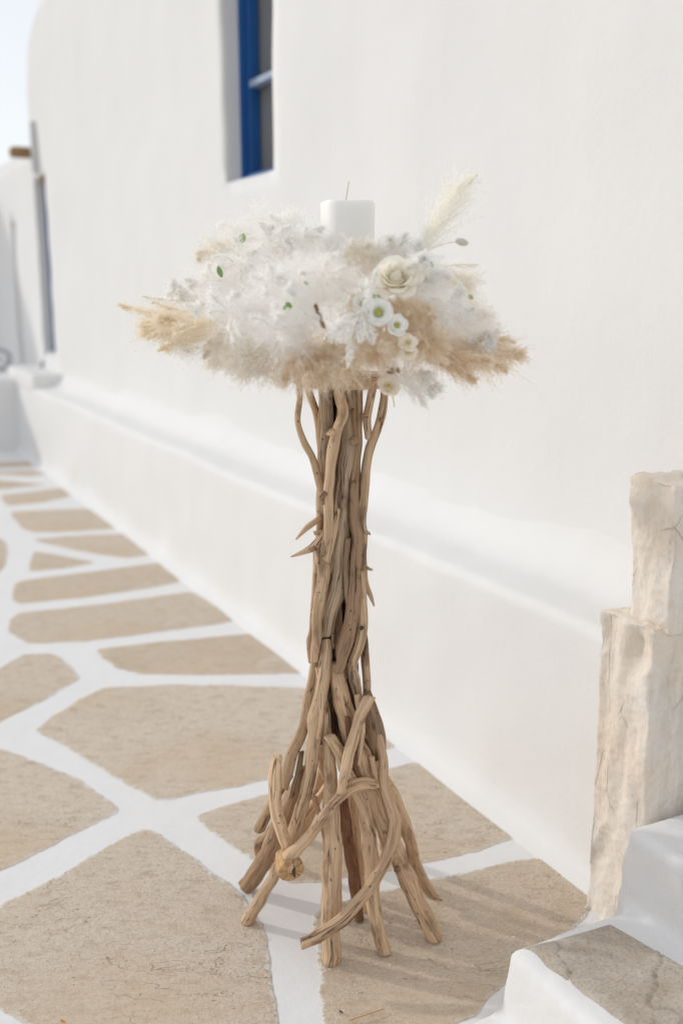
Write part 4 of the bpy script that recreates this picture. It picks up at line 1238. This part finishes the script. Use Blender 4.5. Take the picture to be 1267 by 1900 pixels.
def bunny_tail(px, py, dy, rx, rz, ang, kind, root_px):
    c = on_y(px, py, ST_Y + dy)
    s_ = px_size(c)
    rt = on_y(root_px[0], root_px[1], ST_Y + dy + 0.02)
    o = tube('bunny_tail_grass', [(rt.x, rt.y, rt.z, .0007), ((rt.x + c.x) / 2, (rt.y + c.y) / 2, (rt.z + c.z) / 2 + .004, .0006), (c.x, c.y, c.z, .0006)], M_STEM, arr, 7, 0.01, 5)
    rot = Matrix.Rotation(ang, 3, 'Y')
    head = blob('seed_head', c, rx * s_, rz * s_ * 0.9, rz * s_, FL[kind], o, rot, 0.12, 3)
    n = 900
    d = norm(nrng.normal(size=(n, 3)))
    Rm_ = np.array(rot)
    p0 = np.array(c) + (d * np.array([rx * s_, rz * s_ * .9, rz * s_])) @ Rm_.T * 0.9
    dd = norm(d @ Rm_.T + nrng.normal(size=(n, 3)) * 0.3)
    hl = 0.0035 * nrng.uniform(0.5, 1.2, n)[:, None]
    V, Q, T = ribbons(p0, p0 + dd * hl * .5, p0 + dd * hl, np.full(n, 0.00035))
    np_mesh('seed_hair', V, Q, T, FL[kind], o, kind='stuff')
bunny_tail(413, 418, .10, 11, 7, -0.2, 'C', (470, 440))
bunny_tail(856, 449, .06, 12, 6, 0.25, 'S', (800, 462))

# ------------------------------------------------------------------ candle
cc = on_y(645, 450, ST_Y)
candle_top = on_y(645, 375, ST_Y).z
candle_bot = 1.30
cs = px_size(cc)
candle = empty('pillar_candle', (cc.x, cc.y, candle_bot), 'thick white rounded square candle with long wick standing in the flowers', 'candle')
def candle_mesh():
    bm = bmesh.new()
    HW, CR, ang = 48 * cs, 40 * cs, R(20)
    prof = [(0.90, candle_bot), (0.955, candle_bot + 0.003), (0.965, candle_bot + 0.03), (0.99, candle_bot + 0.07), (1.0, candle_top - 0.004), (0.992, candle_top - 0.001), (0.975, candle_top), (0.0, candle_top - 0.002)]
    outline = []
    for q in range(4):
        for k in range(9):
            a = math.pi / 2 * (q + k / 8)
            cx_, cy_ = [(1, 1), (-1, 1), (-1, -1), (1, -1)][q]
            outline.append(((HW - CR) * cx_ + CR * math.cos(a), (HW - CR) * cy_ + CR * math.sin(a)))
    rows = []
    for (sc, z) in prof:
        row = []
        for i, (x, y) in enumerate(outline):
            x_, y_ = x * math.cos(ang) - y * math.sin(ang), x * math.sin(ang) + y * math.cos(ang)
            zz = z + (0.0008 * math.sin(i * 0.7) if z > candle_top - 0.01 else 0)
            row.append(bm.verts.new((cc.x + x_ * sc, cc.y + y_ * sc, zz)))
        rows.append(row)
    for a, b in zip(rows, rows[1:]):
        for i in range(len(a)):
            j = (i + 1) % len(a)
            bm.faces.new((a[i], a[j], b[j], b[i]))
    bm.faces.new(list(reversed(rows[0])))
    bmesh.ops.remove_doubles(bm, verts=rows[-1], dist=1e-5)
    bmesh.ops.recalc_face_normals(bm, faces=bm.faces)
    me = bpy.data.meshes.new('wax_body')
    bm.to_mesh(me); bm.free()
    me.polygons.foreach_set('use_smooth', [True] * len(me.polygons))
    me.materials.append(M_WAX)
    return me
link(bpy.data.objects.new('wax_body', candle_mesh()), candle)
wt = on_y(647, 337, ST_Y)
wb = Vector((on_y(641, 375, ST_Y).x, ST_Y, candle_top - 0.004))
tube('wick', [(wb.x, wb.y, wb.z, .0009), ((wb.x * 2 + wt.x) / 3 - .0005, wb.y, (wb.z * 2 + wt.z) / 3, .0009), (wt.x, wt.y, wt.z, .0007)], M_WICK, candle, 2, 0.004, 6)

# small litter on the paving: dry leaf bits and a twig
def litter(px, py, L, ang, mat, name, label, cat):
    c = on_z(px, py, 0.0055)
    vs, fs = [], []
    for i in range(7):
        t_ = i / 6
        wd = 0.22 * L * math.sin(math.pi * (0.04 + 0.94 * t_))
        for s_ in (-1, 0, 1):
            x, y = s_ * wd, (t_ - 0.5) * L
            z = 0.25 * wd * abs(s_) + 0.12 * L * (t_ - 0.5) ** 2 * 4
            vs.append(c + Vector((x * math.cos(ang) - y * math.sin(ang), x * math.sin(ang) + y * math.cos(ang), z)))
    for i in range(6):
        for j in range(2):
            k = i * 3 + j
            fs.append((k, k + 1, k + 4, k + 3))
    mesh_obj(name, vs, fs, mat, None, True, label=label, category=cat)
M_DRY = simple('dry_orange_leaf', (0.50, 0.26, 0.07), 0.7)
M_TWIG = simple('dark_twig', (0.16, 0.10, 0.06), 0.8)
litter(118, 1896, 0.014, 0.9, M_DRY, 'fallen_leaf', 'tiny orange dry leaf at the bottom left on the big paving stone', 'leaf')
litter(815, 1413, 0.045, 1.5, M_TWIG, 'fallen_leaf', 'brown dry leaf sliver by the joint at the foot of the ledge', 'leaf')
litter(633, 1878, 0.012, 0.7, M_TWIG, 'fallen_leaf', 'small dark leaf scrap in front of the stand', 'leaf')
tw = on_z(680, 1884, 0.008)
tube('straw', [(tw.x - .03, tw.y - .012, .0075, .0009), (tw.x, tw.y, .0095, .0009), (tw.x + .03, tw.y + .016, .0080, .0006)], M_DRY, None, 3, 0.006, 6,
     label='thin orange straw lying on the paving in front of the stand', category='straw')
